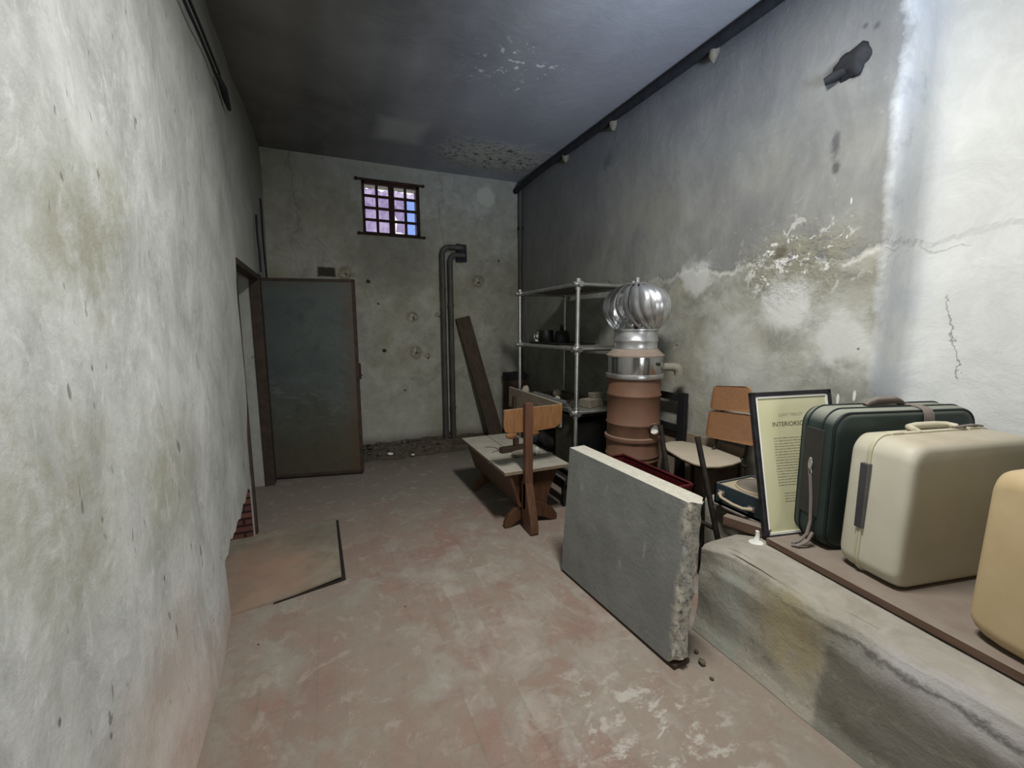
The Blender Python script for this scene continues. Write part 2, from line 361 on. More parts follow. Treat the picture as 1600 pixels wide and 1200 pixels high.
def m_ledge():
    g = G('rough_cement_render'); p = g.pos(); x, y, z = g.xyz(p)
    n1 = g.noise(p, 2.3, 9, .66, .6, 1); n2 = g.noise(p, 6, 10, .72, .6, 3); n3 = g.noise(p, 25, 5, .68, 0, 5)
    c = g.mix(g.mr(n2, .34, .66), (146,143,130), (184,180,166))
    c = g.mix(g.math('MULTIPLY', g.mr(n3, .55, .7), .4), c, (96,94,86))
    # newer dark cement patch and yellowish patch on the face
    w = g.math('ADD', y, g.math('MULTIPLY', g.math('SUBTRACT', n2, .5), .18))
    fz = g.math('ADD', z, g.math('MULTIPLY', g.math('SUBTRACT', n1, .5), .25))
    k = g.math('MULTIPLY', g.math('MULTIPLY', g.mr(w, .90, .87), g.mr(fz, .43, .39)), g.mr(w, .1, .4, .4, 1))
    c = g.mix(g.math('MULTIPLY', k, .75), c, (122,121,113))
    c = g.mix(g.math('MULTIPLY', g.spot((1.628,1.0,.30), .05, .17, (1,1,.7), .1, 10), .8), c, (176,164,130))
    nc = g.noise(g.scale(p, (1,1,1), (0,0,0), (.8,0,0)), 9, 10, .75, 1.2, 23); c = g.mix(g.math('MULTIPLY', g.mr(nc, .54, .64), .5), c, (176,173,160)); c = g.mix(g.math('MULTIPLY', g.mr(nc, .42, .34), .45), c, (108,106,97))
    k = g.math('MULTIPLY', g.math('MULTIPLY', g.mr(w, 1.20, 1.22), g.mr(w, 1.36, 1.34)), g.mr(z, .42, .36)); c = g.mix(g.math('MULTIPLY', k, .75), c, (160,162,152))
    k = g.math('MULTIPLY', g.spot((1.64,.52,.40), .03, .2, (1,.6,1.4), .1, 9), .9); c = g.mix(k, c, (190,188,186))
    # worn arris with a broken paler edge
    ez = g.math('ADD', z, g.math('MULTIPLY', g.math('SUBTRACT', g.noise(p, 7, 5, .7, 0, 15), .5), .14))
    lip = g.math('MULTIPLY', g.mr(ez, .385, .40), g.mr(ez, .415, .40)); c = g.mix(g.math('MULTIPLY', g.math('MULTIPLY', lip, g.mr(y, 1.2, .8)), .7), c, (76,74,68))
    tz = g.xyz(g.nrm())[2]; c = g.mix(g.math('MULTIPLY', g.mr(tz, .5, .9), .8), c, g.mix(g.mr(n2, .4, .65), (142,136,124), (162,156,146)))
    g.bump(n1, .3, .03); g.bump(n2, .4, .02); g.bump(n3, .4, .008)
    return g.end(c, .92, 0, .2)

M_LEFT, M_BACK, M_RIGHT, M_CEIL, M_FLOOR, M_LEDGE = m_left(), m_back(), m_right(), m_ceiling(), m_floor(), m_ledge()

# ------------------------------------------------------------------ materials of the things
def m_slab():
    g = G('grey_concrete'); p = g.obj(); x, y, z = g.xyz(p)
    n = g.noise(p, 5, 6, .6, .2); n3 = g.noise(p, 40, 4, .7, 0, 3)
    c = g.mix(g.mr(n, .35, .65), (122,125,122), (138,140,136))
    c = g.mix(g.math('MULTIPLY', g.mr(n3, .5, .7), .35), c, (140,141,137))
    s = g.noise(g.scale(p, (1,1,1), (0,0,0), (.7,0,0)), 9, 3, .5, 0, 7); s = g.noise(g.scale(p, (1,5,1.2), (0,0,0), (.5,0,0)), 4, 4, .6, 0, 8)
    c = g.mix(g.math('MULTIPLY', g.mr(s, .62, .68), .6), c, (172,172,166))
    nb = g.noise(p, 11, 9, .72, .6, 12); c = g.mix(g.math('MULTIPLY', g.mr(nb, .56, .66), .35), c, (98,100,98))
    # broken end shows pale aggregate
    yy = g.math('ADD', y, g.math('MULTIPLY', g.math('SUBTRACT', n, .5), .16)); e = g.mr(yy, -.385, -.425)
    c = g.mix(g.math('MULTIPLY', e, g.mr(n3, .4, .56)), c, (190,184,168)); c = g.mix(g.math('MULTIPLY', e, g.mr(n3, .42, .34)), c, (92,88,80))
    t = g.xyz(g.nrm())[2]; c = g.mix(g.mr(t, .6, .9), c, g.mix(g.mr(n3, .35, .65), (172,168,154), (190,187,174)))
    g.bump(n3, .35, .006); g.bump(n, .2, .02)
    return g.end(c, .9, 0, .25)
def m_wood(name, a, b, st=(1,1,14), rough=.6, dust=0, scale=6, dc=(150,143,130)):
    return simple(name, a, b, rough, 0, scale, .12, st, dust or None, dc, .35)
M_SLAB = m_slab()
M_DARKWOOD = m_wood('dark_wood', (52,40,32), (74,58,46), (1,1,6), .75)
M_TRIM = m_wood('brown_board', (88,68,56), (112,88,74), (6,.6,6), .7, .95, 6, (134,124,112))
M_BENCH = m_wood('varnished_bench_wood', (66,44,30), (92,62,42), (9,9,1.4), .45)
M_BACKR = m_wood('golden_plywood', (122,86,54), (146,106,68), (10,10,2), .42, .5)
M_POST = m_wood('reddish_post_wood', (84,57,42), (104,73,55), (9,9,1), .5)
M_BTOP = m_wood('dusty_bench_top', (112,98,82), (132,116,98), (8,1,8), .85, 1.0, 6, (168,164,150))
M_GREYWOOD = m_wood('dust_coated_board', (116,106,92), (140,128,112), (4,.8,4), .8, .9)
M_PLANK = m_wood('old_dark_plank', (66,56,46), (92,78,64), (8,8,1), .85)
M_ORANGE = m_wood('orange_veneer', (150,110,78), (162,121,88), (2,8,8), .5)
M_SEAT = simple('dusty_seat', (150,132,110), (166,150,128), .8, 0, 10, .1, (1,1,1), .9, (172,164,146))
M_BLACKWOOD = simple('black_painted_wood', (26,26,28), (40,39,40), .6, 0, 9, .1)
M_BLACKMETAL = simple('black_tube', (34,32,30), (58,52,46), .55, .3, 30, .1)
M_CHROME = simple('galvanised_steel', (206,206,204), (172,172,170), .34, .9, 14, .05, (1,1,1), .35, (170,168,158))
M_VANE = simple('bright_aluminium', (214,216,216), (190,192,194), .33, .85, 8, .04)
M_BANDST = simple('polished_steel_band', (196,196,196), (168,168,170), .16, .95, 3, .02, (6,6,.3))
M_SHEET = simple('grey_sheet_metal', (128,128,122), (102,102,98), .5, .5, 8, .08, (1,1,1), .95, (132,126,114))
M_DRUM = simple('brown_enamel', (114,84,66), (100,74,58), .55, 0, 5, .06, (1,1,1), .8, (136,114,98), .35)
M_CONE = simple('dusty_cone', (124,112,100), (138,126,114), .9, 0, 14, .1)
M_ELBOW = simple('grey_plastic_pipe', (122,122,112), (148,142,122), .5, 0, 10, .05)
M_PIPE = simple('grey_painted_pipe', (76,76,71), (96,96,89), .6, .2, 12, .1, (1,1,.4))
M_PIPE_D = simple('dark_pipe', (36,37,40), (54,55,59), .7, .2, 12, .1)
M_RUST = simple('rusty_iron', (50,40,36), (92,56,40), .8, .3, 24, .2, (1,1,1), None, (0,0,0), .3, .45, .75)
M_RED = simple('red_plastic', (84,24,27), (66,20,23), .45, 0, 8, .03)
M_BLACK = simple('black_plastic', (20,20,21), (34,33,32), .5, 0, 8, .05, (1,1,1), .3)
M_BAG = simple('dark_cloth', (38,36,34), (58,54,48), .9, 0, 7, .3)
M_BLUE = simple('blue_cloth', (40,52,72), (60,72,92), .9, 0, 7, .2)
M_STONE = simple('pale_rubble_stone', (150,140,124), (176,166,150), .95, 0, 10, .4)
M_BRICKG = simple('grey_brick', (112,106,92), (136,130,114), .95, 0, 14, .4, (1,1,1), .5)
M_PLASTER = simple('white_plaster_lump', (214,212,204), (232,230,224), .9, 0, 14, .2)
M_RUB = simple('plaster_rubble', (72,66,56), (112,104,90), .98, 0, 18, .5)
M_LEAF = None
def m_door():
    g = G('worn_green_steel'); p = g.obj(); x, y, z = g.xyz(p)
    n = g.noise(p, 3.2, 6, .6, .5); n2 = g.noise(g.scale(p, (1,1,2.5)), 6, 5, .65, 1.0, 4)
    c = g.mix(g.mr(n, .35, .65), (80,88,86), (92,100,97))
    zz = g.math('ADD', z, g.math('MULTIPLY', n, .9)); c = g.mix(g.math('MULTIPLY', g.mr(zz, 1.45, .75), .85), c, (84,79,60))
    c = g.mix(g.math('MULTIPLY', g.math('MULTIPLY', g.mr(n2, .52, .64), g.math('MULTIPLY', g.mr(z, .45, .65), g.mr(z, 1.15, .9))), .55), c, (112,120,116))
    nd = g.noise(p, 9, 9, .72, .8, 17); c = g.mix(g.math('MULTIPLY', g.mr(nd, .52, .66), .45), c, (62,66,60)); c = g.mix(g.math('MULTIPLY', g.mr(nd, .40, .32), .4), c, (104,112,106))
    xx = g.math('ADD', x, g.math('MULTIPLY', n2, .3)); c = g.mix(g.math('MULTIPLY', g.mr(xx, .84, 1.0), .7), c, (92,68,48))
    zz = g.math('SUBTRACT', z, g.math('MULTIPLY', n2, .2)); c = g.mix(g.math('MULTIPLY', g.mr(zz, 1.70, 1.86), .6), c, (82,76,66))
    g.bump(n2, .1, .01)
    return g.end(c, .5, .25, .4)
M_DOOR = m_door()
M_DFRAME = simple('brown_steel_frame', (58,50,44), (78,64,54), .7, .2, 14, .15)
def m_green():
    g = G('dark_green_vinyl'); p = g.obj()
    n = g.noise(p, 60, 3, .6); n1 = g.noise(p, 4, 4, .6)
    c = g.mix(g.mr(n1, .35, .65), (38,48,46), (50,62,58))
    t = g.xyz(g.nrm())[2]; k = g.math('MULTIPLY', g.mr(t, .25, .9), g.mr(n1, .2, .6, .6, .95)); c = g.mix(k, c, (146,148,134))
    g.bump(n, .2, .002); return g.end(c, g.mr(k, 0, 1, .5, .9), 0, .4)
M_GREEN = m_green()
M_GREEND = simple('green_case_piping', (24,34,34), (34,46,44), .5, 0, 20, .05)
M_STRAP = simple('grey_brown_strap', (128,118,112), (110,101,96), .8, 0, 30, .2, (1,1,1), .3)
M_HANDLE = simple('brown_handle', (92,80,74), (72,62,58), .6, 0, 14, .1, (1,1,1), .6)
def m_case(name, a, b, d, k0=.8):
    g = G(name); p = g.obj(); n = g.noise(p, 90, 3, .6); n1 = g.noise(p, 5, 5, .6)
    c = g.mix(g.mr(n1, .35, .65), a, b)
    t = g.xyz(g.nrm())[2]; k = g.math('MULTIPLY', g.mr(t, .3, .95), g.mr(n1, .25, .65, .3*k0, k0)); c = g.mix(k, c, d)
    g.bump(n, .12, .0015); return g.end(c, g.mr(k, 0, 1, .42, .85), 0, .4)
M_BEIGE = m_case('cream_hard_shell', (194,190,170), (204,200,182), (156,142,120))
M_BEIGES = simple('cream_seam', (186,180,156), (200,194,170), .5, 0, 10, .05)
M_LATCH = simple('grey_metal_latch', (112,112,116), (96,96,98), .35, .7, 12, .05)
M_YELLOW = m_case('tan_hard_shell', (184,163,124), (194,175,138), (178,162,132), .4)
M_TEAL = simple('teal_leatherette', (46,58,62), (56,70,74), .55, 0, 40, .1, (1,1,1), .3)
M_CREAM = simple('cream_plastic', (196,178,148), (180,164,138), .5, 0, 9, .03, (1,1,1), .5)
M_PLATTER = simple('dusty_platter', (128,120,108), (108,102,92), .7, 0, 9, .03)
M_PAPER = simple('yellowed_paper', (226,224,186), (216,213,172), .6, 0, 4, .02)
M_MAT = simple('white_mount_edge', (244,244,236), (238,238,228), .7, 0, 8, .02)
M_INK = simple('faded_ink', (158,155,128), (174,170,142), .9, 0, 30, 0)
M_INKD = simple('dark_ink', (70,66,50), (84,80,62), .9, 0, 30, 0)
M_FRAME = simple('black_picture_frame', (34,33,36), (52,50,54), .4, 0, 20, .05, (1,1,1), .5)
M_BRICK = None
def m_brick():
    g = G('exposed_brick'); p = g.pos()
    w = g.scale(p, (1,1,1), (0,0,0), (math.radians(90),0,0))
    b = g.new('ShaderNodeTexBrick'); g.put(b.inputs['Vector'], w); b.inputs['Scale'].default_value = 1; b.inputs['Brick Width'].default_value = .2; b.inputs['Row Height'].default_value = .05; b.inputs['Mortar Size'].default_value = .009
    b.inputs['Color1'].default_value = lin((112,74,64)); b.inputs['Color2'].default_value = lin((88,60,54)); b.inputs['Mortar'].default_value = lin((48,32,28))
    g.bump(b.outputs['Fac'], -1, .02); return g.end(b.outputs['Color'], .95)
M_BRICK = m_brick()
def m_hatch():
    g = G('cement_hatch'); p = g.pos(); n = g.noise(p, 2.4, 6, .6, .6, 2); n2 = g.noise(p, 9, 5, .6, .3, 5)
    c = g.mix(g.mr(n2, .35, .65), (122,116,102), (144,138,122))
    k = g.spot((-.42,2.85,0), .15, .52, (1.1,.75,1), .2, 5); c = g.mix(g.math('MULTIPLY', g.math('MULTIPLY', k, g.mr(n, .35, .6, .4, 1)), .9), c, (160,130,112))
    k = g.spot((-.1,3.25,0), .08, .28, (.7,1,1), .12, 8); c = g.mix(g.math('MULTIPLY', k, .6), c, (110,106,94))
    g.bump(n2, .3, .01); return g.end(c, .9, 0, .2)
M_HATCH = m_hatch()
M_GAP = simple('gap_shade', (30,26,23), (48,42,36), .98, 0, 20, .3)
def m_pane(name, tint, dirt, k):
    g = G(name); p = g.obj(); n = g.noise(p, 9, 5, .65, .6); n2 = g.noise(g.scale(p, (3,1,.6)), 14, 4, .6, 0, 4)
    f = g.math('MULTIPLY', g.mr(g.math('ADD', n, g.math('MULTIPLY', n2, .4)), .55, .85), k)
    tr = g.new('ShaderNodeBsdfTransparent'); g.put(tr.inputs[0], g.mix(f, tint, dirt))
    gl = g.new('ShaderNodeBsdfGlossy'); gl.inputs['Roughness'].default_value = .3; gl.inputs[0].default_value = (.8,.8,.8,1)
    mx = g.new('ShaderNodeMixShader'); mx.inputs[0].default_value = .06
    g.l.new(tr.outputs[0], mx.inputs[1]); g.l.new(gl.outputs[0], mx.inputs[2]); g.l.new(mx.outputs[0], g.out.inputs['Surface'])
    return g.m
M_PANE = m_pane('dirty_lilac_glass', (214,206,224), (178,168,194), 1.0)
M_PANEL = m_pane('pale_lilac_glass', (246,242,250), (196,184,210), 1.0)
M_PANEB = m_pane('blue_glass', (196,214,250), (180,202,238), .8)
def m_glass():
    g = G('picture_glass'); tr = g.new('ShaderNodeBsdfTransparent'); gl = g.new('ShaderNodeBsdfGlossy'); gl.inputs['Roughness'].default_value = .12
    mx = g.new('ShaderNodeMixShader'); mx.inputs[0].default_value = .035
    g.l.new(tr.outputs[0], mx.inputs[1]); g.l.new(gl.outputs[0], mx.inputs[2]); g.l.new(mx.outputs[0], g.out.inputs['Surface'])
    return g.m
M_PGLASS = m_glass()

# ================================================================== THE SHELL
# left wall: uneven plaster, door opening, knocked-out hole at its foot
DY0, DY1, DZ = 3.487, 4.56, 1.96
HY0, HY1 = 2.50, 3.43
def left_x(y, z):
    b = .022*mnoise.noise(V((y*1.1, z*1.1, .3))) + .012*mnoise.noise(V((y*3, z*3, 5.1)))
    return XL + b + .05*math.exp(-max(z, 0)/.13)*max(0.0, min(1, (2.6-y)/.8))
def hole_z(y):
    return .30 + .10*(y-HY0)/(HY1-HY0) + .012*math.sin(y*31) + .010*math.sin(y*57)
ys = [YF + (HY0-YF)*i/40 for i in range(40)] + [HY0 + (HY1-HY0)*i/20 for i in range(20)] + [HY1] + [DY0 + (DY1-DY0)*i/10 for i in range(11)] + [DY1 + (YB-DY1)*i/9 for i in range(1, 10)]
mb = MB(); bm = mb.bm; colv = []
def zlist(y):
    h = hole_z(min(max(y, HY0), HY1))
    return [0.0, h] + [h + (DZ-h)*i/16 for i in range(1, 17)] + [DZ + (ZC-DZ)*i/14 for i in range(1, 15)]
for y in ys: colv.append([bm.verts.new((left_x(y, z), y, z)) for z in zlist(y)])
for i in range(len(ys)-1):
    ym = (ys[i]+ys[i+1])/2
    for j in range(len(colv[0])-1):
        if HY0 < ym < HY1 and j == 0: continue
        if DY0 < ym < DY1 and j < 17: continue
        bm.faces.new((colv[i][j], colv[i+1][j], colv[i+1][j+1], colv[i][j+1]))
# thickness behind every open edge
be = [e for e in bm.edges if len(e.link_faces) == 1]
r = bmesh.ops.extrude_edge_only(bm, edges=be)
for v in [q for q in r['geom'] if isinstance(q, bmesh.types.BMVert)]: v.co.x = XL-.22
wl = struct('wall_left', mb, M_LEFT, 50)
mb = MB(); mb.box(XL-.24, XL-.18, HY0-.1, HY1+.03, -.02, .6); mb.box(XL-.24, XL-.012, HY1-.005, HY1+.022, 0, .38)
o = mb.obj('exposed_bricks', M_BRICK, wl); o['label'] = 'bare red bricks inside the hole'
# passage beyond the doorway
mb = MB(); mb.box(-1.95, -1.9, 2.9, 5.7, 0, 2.6); mb.box(-1.95, XL-.221, 5.2, 5.25, 0, 2.6); mb.box(-1.95, XL-.221, 2.9, 2.95, 0, 2.6); mb.box(-1.95, XL-.221, 2.9, 5.25, 2.5, 2.55)
mb.box(XL-.60, XL-.219, 4.58, 5.2, 0, 2.5)
struct('wall_passage', mb, M_LEFT)

# back wall with the window opening
WX0, WX1, WZ0, WZ1 = .485, 1.158, 2.585, 3.205
mb = MB()
xs = [XL-.3, WX0, WX1, XR+.3]; zs = [0, WZ0, WZ1, ZC]
def back_y(x, z): return YB + .012*mnoise.noise(V((x*1.4, z*1.4, 9)))
def patch(x0, x1, z0, z1):
    nx = max(1, int((x1-x0)/.12)); nz = max(1, int((z1-z0)/.12))
    mb.grid(lambda u, v: (x0+(x1-x0)*u, back_y(x0+(x1-x0)*u, z0+(z1-z0)*v), z0+(z1-z0)*v), nx, nz)
for i in range(3):
    for j in range(3):
        if not (i == 1 and j == 1): patch(xs[i], xs[i+1], zs[j], zs[j+1])
mb.box(WX0-.06, WX0, YB+.02, YB+.34, WZ0-.06, WZ1+.06); mb.box(WX1, WX1+.06, YB+.02, YB+.34, WZ0-.06, WZ1+.06)
mb.box(WX0-.06, WX1+.06, YB+.02, YB+.34, WZ1, WZ1+.06); mb.box(WX0-.06, WX1+.06, YB+.02, YB+.34, WZ0-.06, WZ0)
mb.box(XL-.3, WX0-.05, YB+.30, YB+.34, 0, ZC); mb.box(WX1+.05, XR+.3, YB+.30, YB+.34, 0, ZC)
struct('wall_back', mb, M_BACK, 40)

# right wall: main length, rounded step, set-back white length
path = [(XR, YB+.1)] + [(XR, YB - (YB-1.36)*i/30) for i in range(31)] + [(XR+.004, 1.315), (XR+.018, 1.288), (XR+.045, YE), (XR+.10, YE-.006), (XA-.09, YE-.012), (XA-.03, YE-.028), (XA-.006, YE-.06), (XA, YE-.11)] + [(XA, 1.1-i*.15) for i in range(30)]
mb = MB(); nz = 30; rows = []
for (x, y) in path:
    rows.append([mb.bm.verts.new((x + .014*mnoise.noise(V((y*1.2, ZC*k/nz*1.2, 4))) + .008*mnoise.noise(V((y*4, ZC*k/nz*4, 2))), y, ZC*k/nz)) for k in range(nz+1)])
for a, b in zip(rows, rows[1:]):
    for k in range(nz): mb.bm.faces.new((a[k], b[k], b[k+1], a[k+1]))
struct('wall_right', mb, M_RIGHT, 60)

mb = MB(); mb.box(XL-.5, XA+.3, YF-.3, YB+.4, ZC, ZC+.1); struct('ceiling', mb, M_CEIL)
mb = MB()
mb.grid(lambda u, v: (-2.0 + 5.1*u, YF-.2 + (YB+.3-YF)*v, .004*mnoise.noise(V((u*9, v*12, 1)))-.002), 60, 80)
struct('floor', mb, M_FLOOR, 60)

# wall behind the viewpoint, with the daylight opening the room is lit through
mb = MB(); OX0, OX1, OZ0, OZ1 = .45, 1.55, .35, 2.0
mb.box(XL-.3, OX0, YF-.1, YF, 0, ZC); mb.box(OX1, XA+.2, YF-.1, YF, 0, ZC); mb.box(OX0, OX1, YF-.1, YF, 0, OZ0); mb.box(OX0, OX1, YF-.1, YF, OZ1, ZC)
struct('wall_front', mb, M_CEIL)

# low cement-rendered wall (ledge) on the right
mb = MB(); LX, LZ, LE = 1.628, .470, 1.46
def ledge_pt(u, v):
    y = YF + (LE-YF)*u
    j = .010*mnoise.noise(V((y*5, v*4, 3)))
    prof = [(LX-.02, 0), (LX-.004, .05), (LX, .18), (LX+.002, .33), (LX+.005, .41), (LX+.010, .447), (LX+.030, .465), (LX+.07, LZ), (LX+.4, LZ+.002), (XA+.1, LZ+.004)]
    f = v*(len(prof)-1); i = min(int(f), len(prof)-2); t = f-i
    x = prof[i][0]*(1-t)+prof[i+1][0]*t; z = prof[i][1]*(1-t)+prof[i+1][1]*t
    w = 1 if z < LZ-.004 else .3
    n = .012*mnoise.noise(V((y*7, z*7, 1)))+.010*mnoise.noise(V((y*2, z*2, 6)))*(.2 if z < .05 else 1)
    endr = max(0, (u-.965)/.035)
    chip = -.03*max(0, mnoise.noise(V((y*4.2, 0, 2.2))))*(1 if .36 < z < LZ-.002 else 0)
    return (x+(n+j)*w*(.25 if z < .06 else 1 if z < LZ-.01 else .2)-chip, y, max(0, z - (.03*endr*endr if z > .3 else 0) + (n*.25 if z > .3 else 0)))
g = mb.grid(ledge_pt, 110, 36)
mb.bm.faces.new([q for q in g[-1]] + [mb.bm.verts.new((XA+.1, LE, 0))])
mb.box(2.06, XA-.2, LE-.02, 1.86, 0, LZ-.005, .01)
struct('low_wall', mb, M_LEDGE, 60, 'cement-rendered low ledge along the right wall')

# window: frame, bars, sixteen panes
win = Thing('window_1', (WX0, YB, WZ0), None, None, kind='structure')
mb = MB(); yw = YB+.03
for a in ((WX0, WX0+.035), (WX1-.035, WX1)): mb.box(a[0], a[1], yw, yw+.04, WZ0, WZ1, .003)
for a in ((WZ0, WZ0+.04), (WZ1-.04, WZ1)): mb.box(WX0, WX1, yw, yw+.04, a[0], a[1], .003)
xm = (WX0+WX1)/2+.005; mb.box(xm-.032, xm+.032, yw-.005, yw+.045, WZ0, WZ1, .003)
win.part('window_frame', mb, M_RUST, world=True)
ix = [(WX0+.035, xm-.032), (xm+.032, WX1-.035)]; zz = [WZ0+.04 + (WZ1-WZ0-.08)*k/4 for k in range(5)]
for z in zz[1:4]: mb = MB(); mb.box(WX0-.0, WX1+.0, yw-.02, yw+.01, z-.014, z+.014, .003); win.part('bar', mb, M_RUST, world=True)
for a, b in ix: mb = MB(); m = (a+b)/2; mb.box(m-.014, m+.014, yw-.012, yw+.03, WZ0, WZ1, .003); win.part('bar', mb, M_RUST, world=True)
for z, s in ((WZ0+.006, .05), (WZ1-.006, .055)):
    mb = MB(); mb.tube([(WX0-s, YB-.012, z), (WX1+s*.8, YB-.012, z)], .014, 8); mb.rock((WX0-s, YB-.012, z), (.024,.02,.022), .3, 1, 3); mb.rock((WX1+s*.8, YB-.012, z), (.022,.02,.02), .3, 1, 5)
    win.part('fixing_rod', mb, M_RUST, 40, world=True)
k = 0
for ci, (a, b) in enumerate([(ix[0][0], sum(ix[0])/2), (sum(ix[0])/2, ix[0][1]), (ix[1][0], sum(ix[1])/2), (sum(ix[1])/2, ix[1][1])]):
    for rj in range(4):
        z0, z1 = zz[rj], zz[rj+1]; mb = MB(); y = yw+.02
        if rj == 3:   # broken top row: ragged upper edge, sky shows through
            pts = [(a, z0), (b, z0), (b, z1-.03-.03*((ci*7) % 3)/2), (a+(b-a)*.7, z1-.05), (a+(b-a)*.45, z1-.03-.04*(ci % 2)), (a+(b-a)*.2, z1-.06), (a, z1-.035)]
        elif ci == 2 and rj == 1: pts = [(a+.05, z0), (b, z0), (b, z1), (a, z1), (a, z0+.08)]
        elif ci == 2 and rj == 0: pts = [(a+.01, z0+.02), (a+.07, z0+.02), (b-.02, z0), (b, z0), (b, z1), (a+.03, z1), (a+.02, z0+.08)]
        else: pts = [(a, z0), (b, z0), (b, z1), (a, z1)]
        mb.prism(pts, -.0015, .0015, Matrix.Translation((0, y, 0)) @ Matrix.Rotation(PI/2, 4, 'X'))
        win.part('pane', mb, M_PANEB if ci == 3 and rj < 3 else (M_PANEL if rj == 3 else M_PANE), world=True, label='blue pane' if ci == 3 and rj < 3 else ('broken top pane' if rj == 3 else None)); k += 1

# steel door standing open into the room, and its frame in the left wall
HX, HYY = -.545, 4.708
dr = Thing('door_1', (HX, HYY, 0), None, None, kind='structure', rz=math.atan2(4.545-4.708, .30+.545))
W = .85
mb = MB(); mb.box(0, W, -.012, .03, .022, 1.955, .003); leaf = dr.part('door_leaf', mb, M_DOOR)
mb = MB()
for a in ((0, .022, .022, 1.955), (W-.022, W+.004, .022, 1.955)): mb.box(a[0], a[1], -.018, .032, a[2], a[3], .002)
for a in ((.022, .05), (1.93, 1.957)): mb.box(0, W, -.018, .032, a[0], a[1], .002)
dr.part('edge_angle', mb, M_DFRAME)
mb = MB(); mb.box(W, W+.022, -.012, .028, .98, 1.14, .003); mb.tube([(W+.012, .008, 1.02), (W+.035, .008, 1.02)], .008, 8)
dr.part('lock', mb, M_RUST)
for z in (.3, 1.65): mb = MB(); mb.tube([(-.012, -.015, z), (-.012, -.015, z+.12)], .012, 10); dr.part('hinge', mb, M_RUST, 40)
mb = MB(); mb.box(XL-.06, XL+.022, DY1-.02, DY1+.13, 0, DZ+.02, .003); mb.box(XL-.06, XL+.018, DY0-.0, DY1, DZ-.035, DZ+.01, .003); mb.box(XL-.06, XL+.008, DY0-.008, DY0+.03, 0, DZ, .003)
dr.part('door_frame', mb, M_DFRAME, world=True)

# ================================================================== THINGS ON THE FLOOR, LEFT SIDE
hatch = Thing('floor_hatch', (-.3, 3.0, 0), 'cement hatch plate lying slightly proud in the floor beside the left wall', 'hatch')
mb = MB(); P4 = [(-.735,2.46), (-.316,2.53), (.012,2.616), (.0,3.477), (-.735,3.44)]
lift = lambda x, y: .008 + .022*max(0, (x+.45)/.46)*(1.0 if y < 3 else .55)
a = [mb.bm.verts.new((x, y, lift(x, y)-.014)) for x, y in P4]; b = [mb.bm.verts.new((x, y, lift(x, y))) for x, y in P4]
mb.bm.faces.new(a[::-1]); mb.bm.faces.new(b)
for i in range(5): mb.bm.faces.new((a[i], a[(i+1) % 5], b[(i+1) % 5], b[i]))
hatch.part('plate', mb, M_HATCH, world=True)
mb = MB(); mb.prism([(-.34,2.512), (.01,2.592), (.036,2.602), (.018,3.485), (-.003,3.477), (.003,2.63), (-.32,2.545)], .0005, .004); hatch.part('rim', mb, M_GAP, world=True)  # dark strip standing for the shade in the gap along the plate

# low rubble along the foot of the back wall
mb = MB()
mb.grid(lambda u, v: (.28+1.75*u, 4.93 + .59*v + .05*mnoise.noise(V((u*6, 0, 0))), max(-.004, (.055*v + .03*mnoise.noise(V((u*9, v*5, 2))) + .02*mnoise.noise(V((u*25, v*12, 4))))*min(1, v*5)*min(1, u*6, (1-u)*6+.1))), 90, 30)
for i in range(130):
    x, y = .3+1.65*random.random(), 4.95+.55*random.random()**.7; s = .008+.028*random.random()**3
    mb.rock((x, y, s*.5+.045*max(0, (y-4.95)/.55)), (s, s*(.6+.6*random.random()), s*.7), .5, 1, i)
single('rubble', mb, M_RUB, (1.1, 5.2, 0), 'low bank of crumbled plaster rubble along the foot of the back wall', 'rubble', 60, kind='stuff')
for i, (x, y, s, lab) in enumerate(((.62,5.02,.030,'small white plaster chip on the rubble near the open steel door'), (.86,4.90,.02,'tiny pale chip on floor below the window, before the rubble'))):
    mb = MB(); mb.rock((x, y, s*.6+.02), (s, s*.8, s*.6), .5, 2, i+40); single('plaster_chip', mb, M_PLASTER, (x, y, 0), lab, 'chip', 60, group='plaster chips under the window')

# concrete panel standing on edge
A, B = V((1.262,2.165,0)), V((1.325,1.275,0)); d = (B-A).normalized(); L = (B-A).length; nrm = V((-d.y, d.x, 0))
if nrm.x < 0: nrm = -nrm
mid = (A+B)/2
rz = math.atan2(-d.y, -d.x) - PI/2
pan = Thing('concrete_block', mid, 'thick grey concrete block standing on edge on the tiles, one end broken', 'concrete block', rz=rz, ry=0)
mb = MB(); nu, nv = 44, 40; T = .105; H = .762
rg = random.Random(3)
def jag(z, t): return .012*mnoise.noise(V((z*9, t*9, 2))) + .010*mnoise.noise(V((z*24, t*30, 7)))
def slab_ring(u):
    y = L/2 - L*u; pts = []
    per = [(0, z) for z in [H*i/nv for i in range(nv+1)]] + [(T*i/6, H) for i in range(1, 7)] + [(T, H - H*i/nv) for i in range(1, nv+1)] + [(T*(1-i/6), 0) for i in range(1, 6)]
    e = max(0, (u-.93)/.07)
    for (t, z) in per:
        yy = y + (jag(z, t*10)*e + (.04*e*e*max(0, abs(t/T-.5)*2-.3)) )
        x = t + .05*z/H + (.010*e*mnoise.noise(V((z*20, u*30, t*9))) + (.006*e*e if t < T*.3 else (-.018*e*e if t > T*.7 else 0)))
        zz = z + (-.02*e*e*mnoise.noise(V((t*30, 2, 2))) if z > H-.001 else 0)
        zz -= .022*u*z/H
        zz += (.035*e*e if z < .12 else 0)*(1-z/.12 if z < .12 else 0)
        pts.append(mb.bm.verts.new((x, yy, zz + .018)))
    return pts
us = [0, .15, .3, .45, .6, .75, .85, .9, .93, .945, .96, .97, .98, .99, 1.0]
R_ = [slab_ring(u) for u in us]; n_ = len(R_[0])
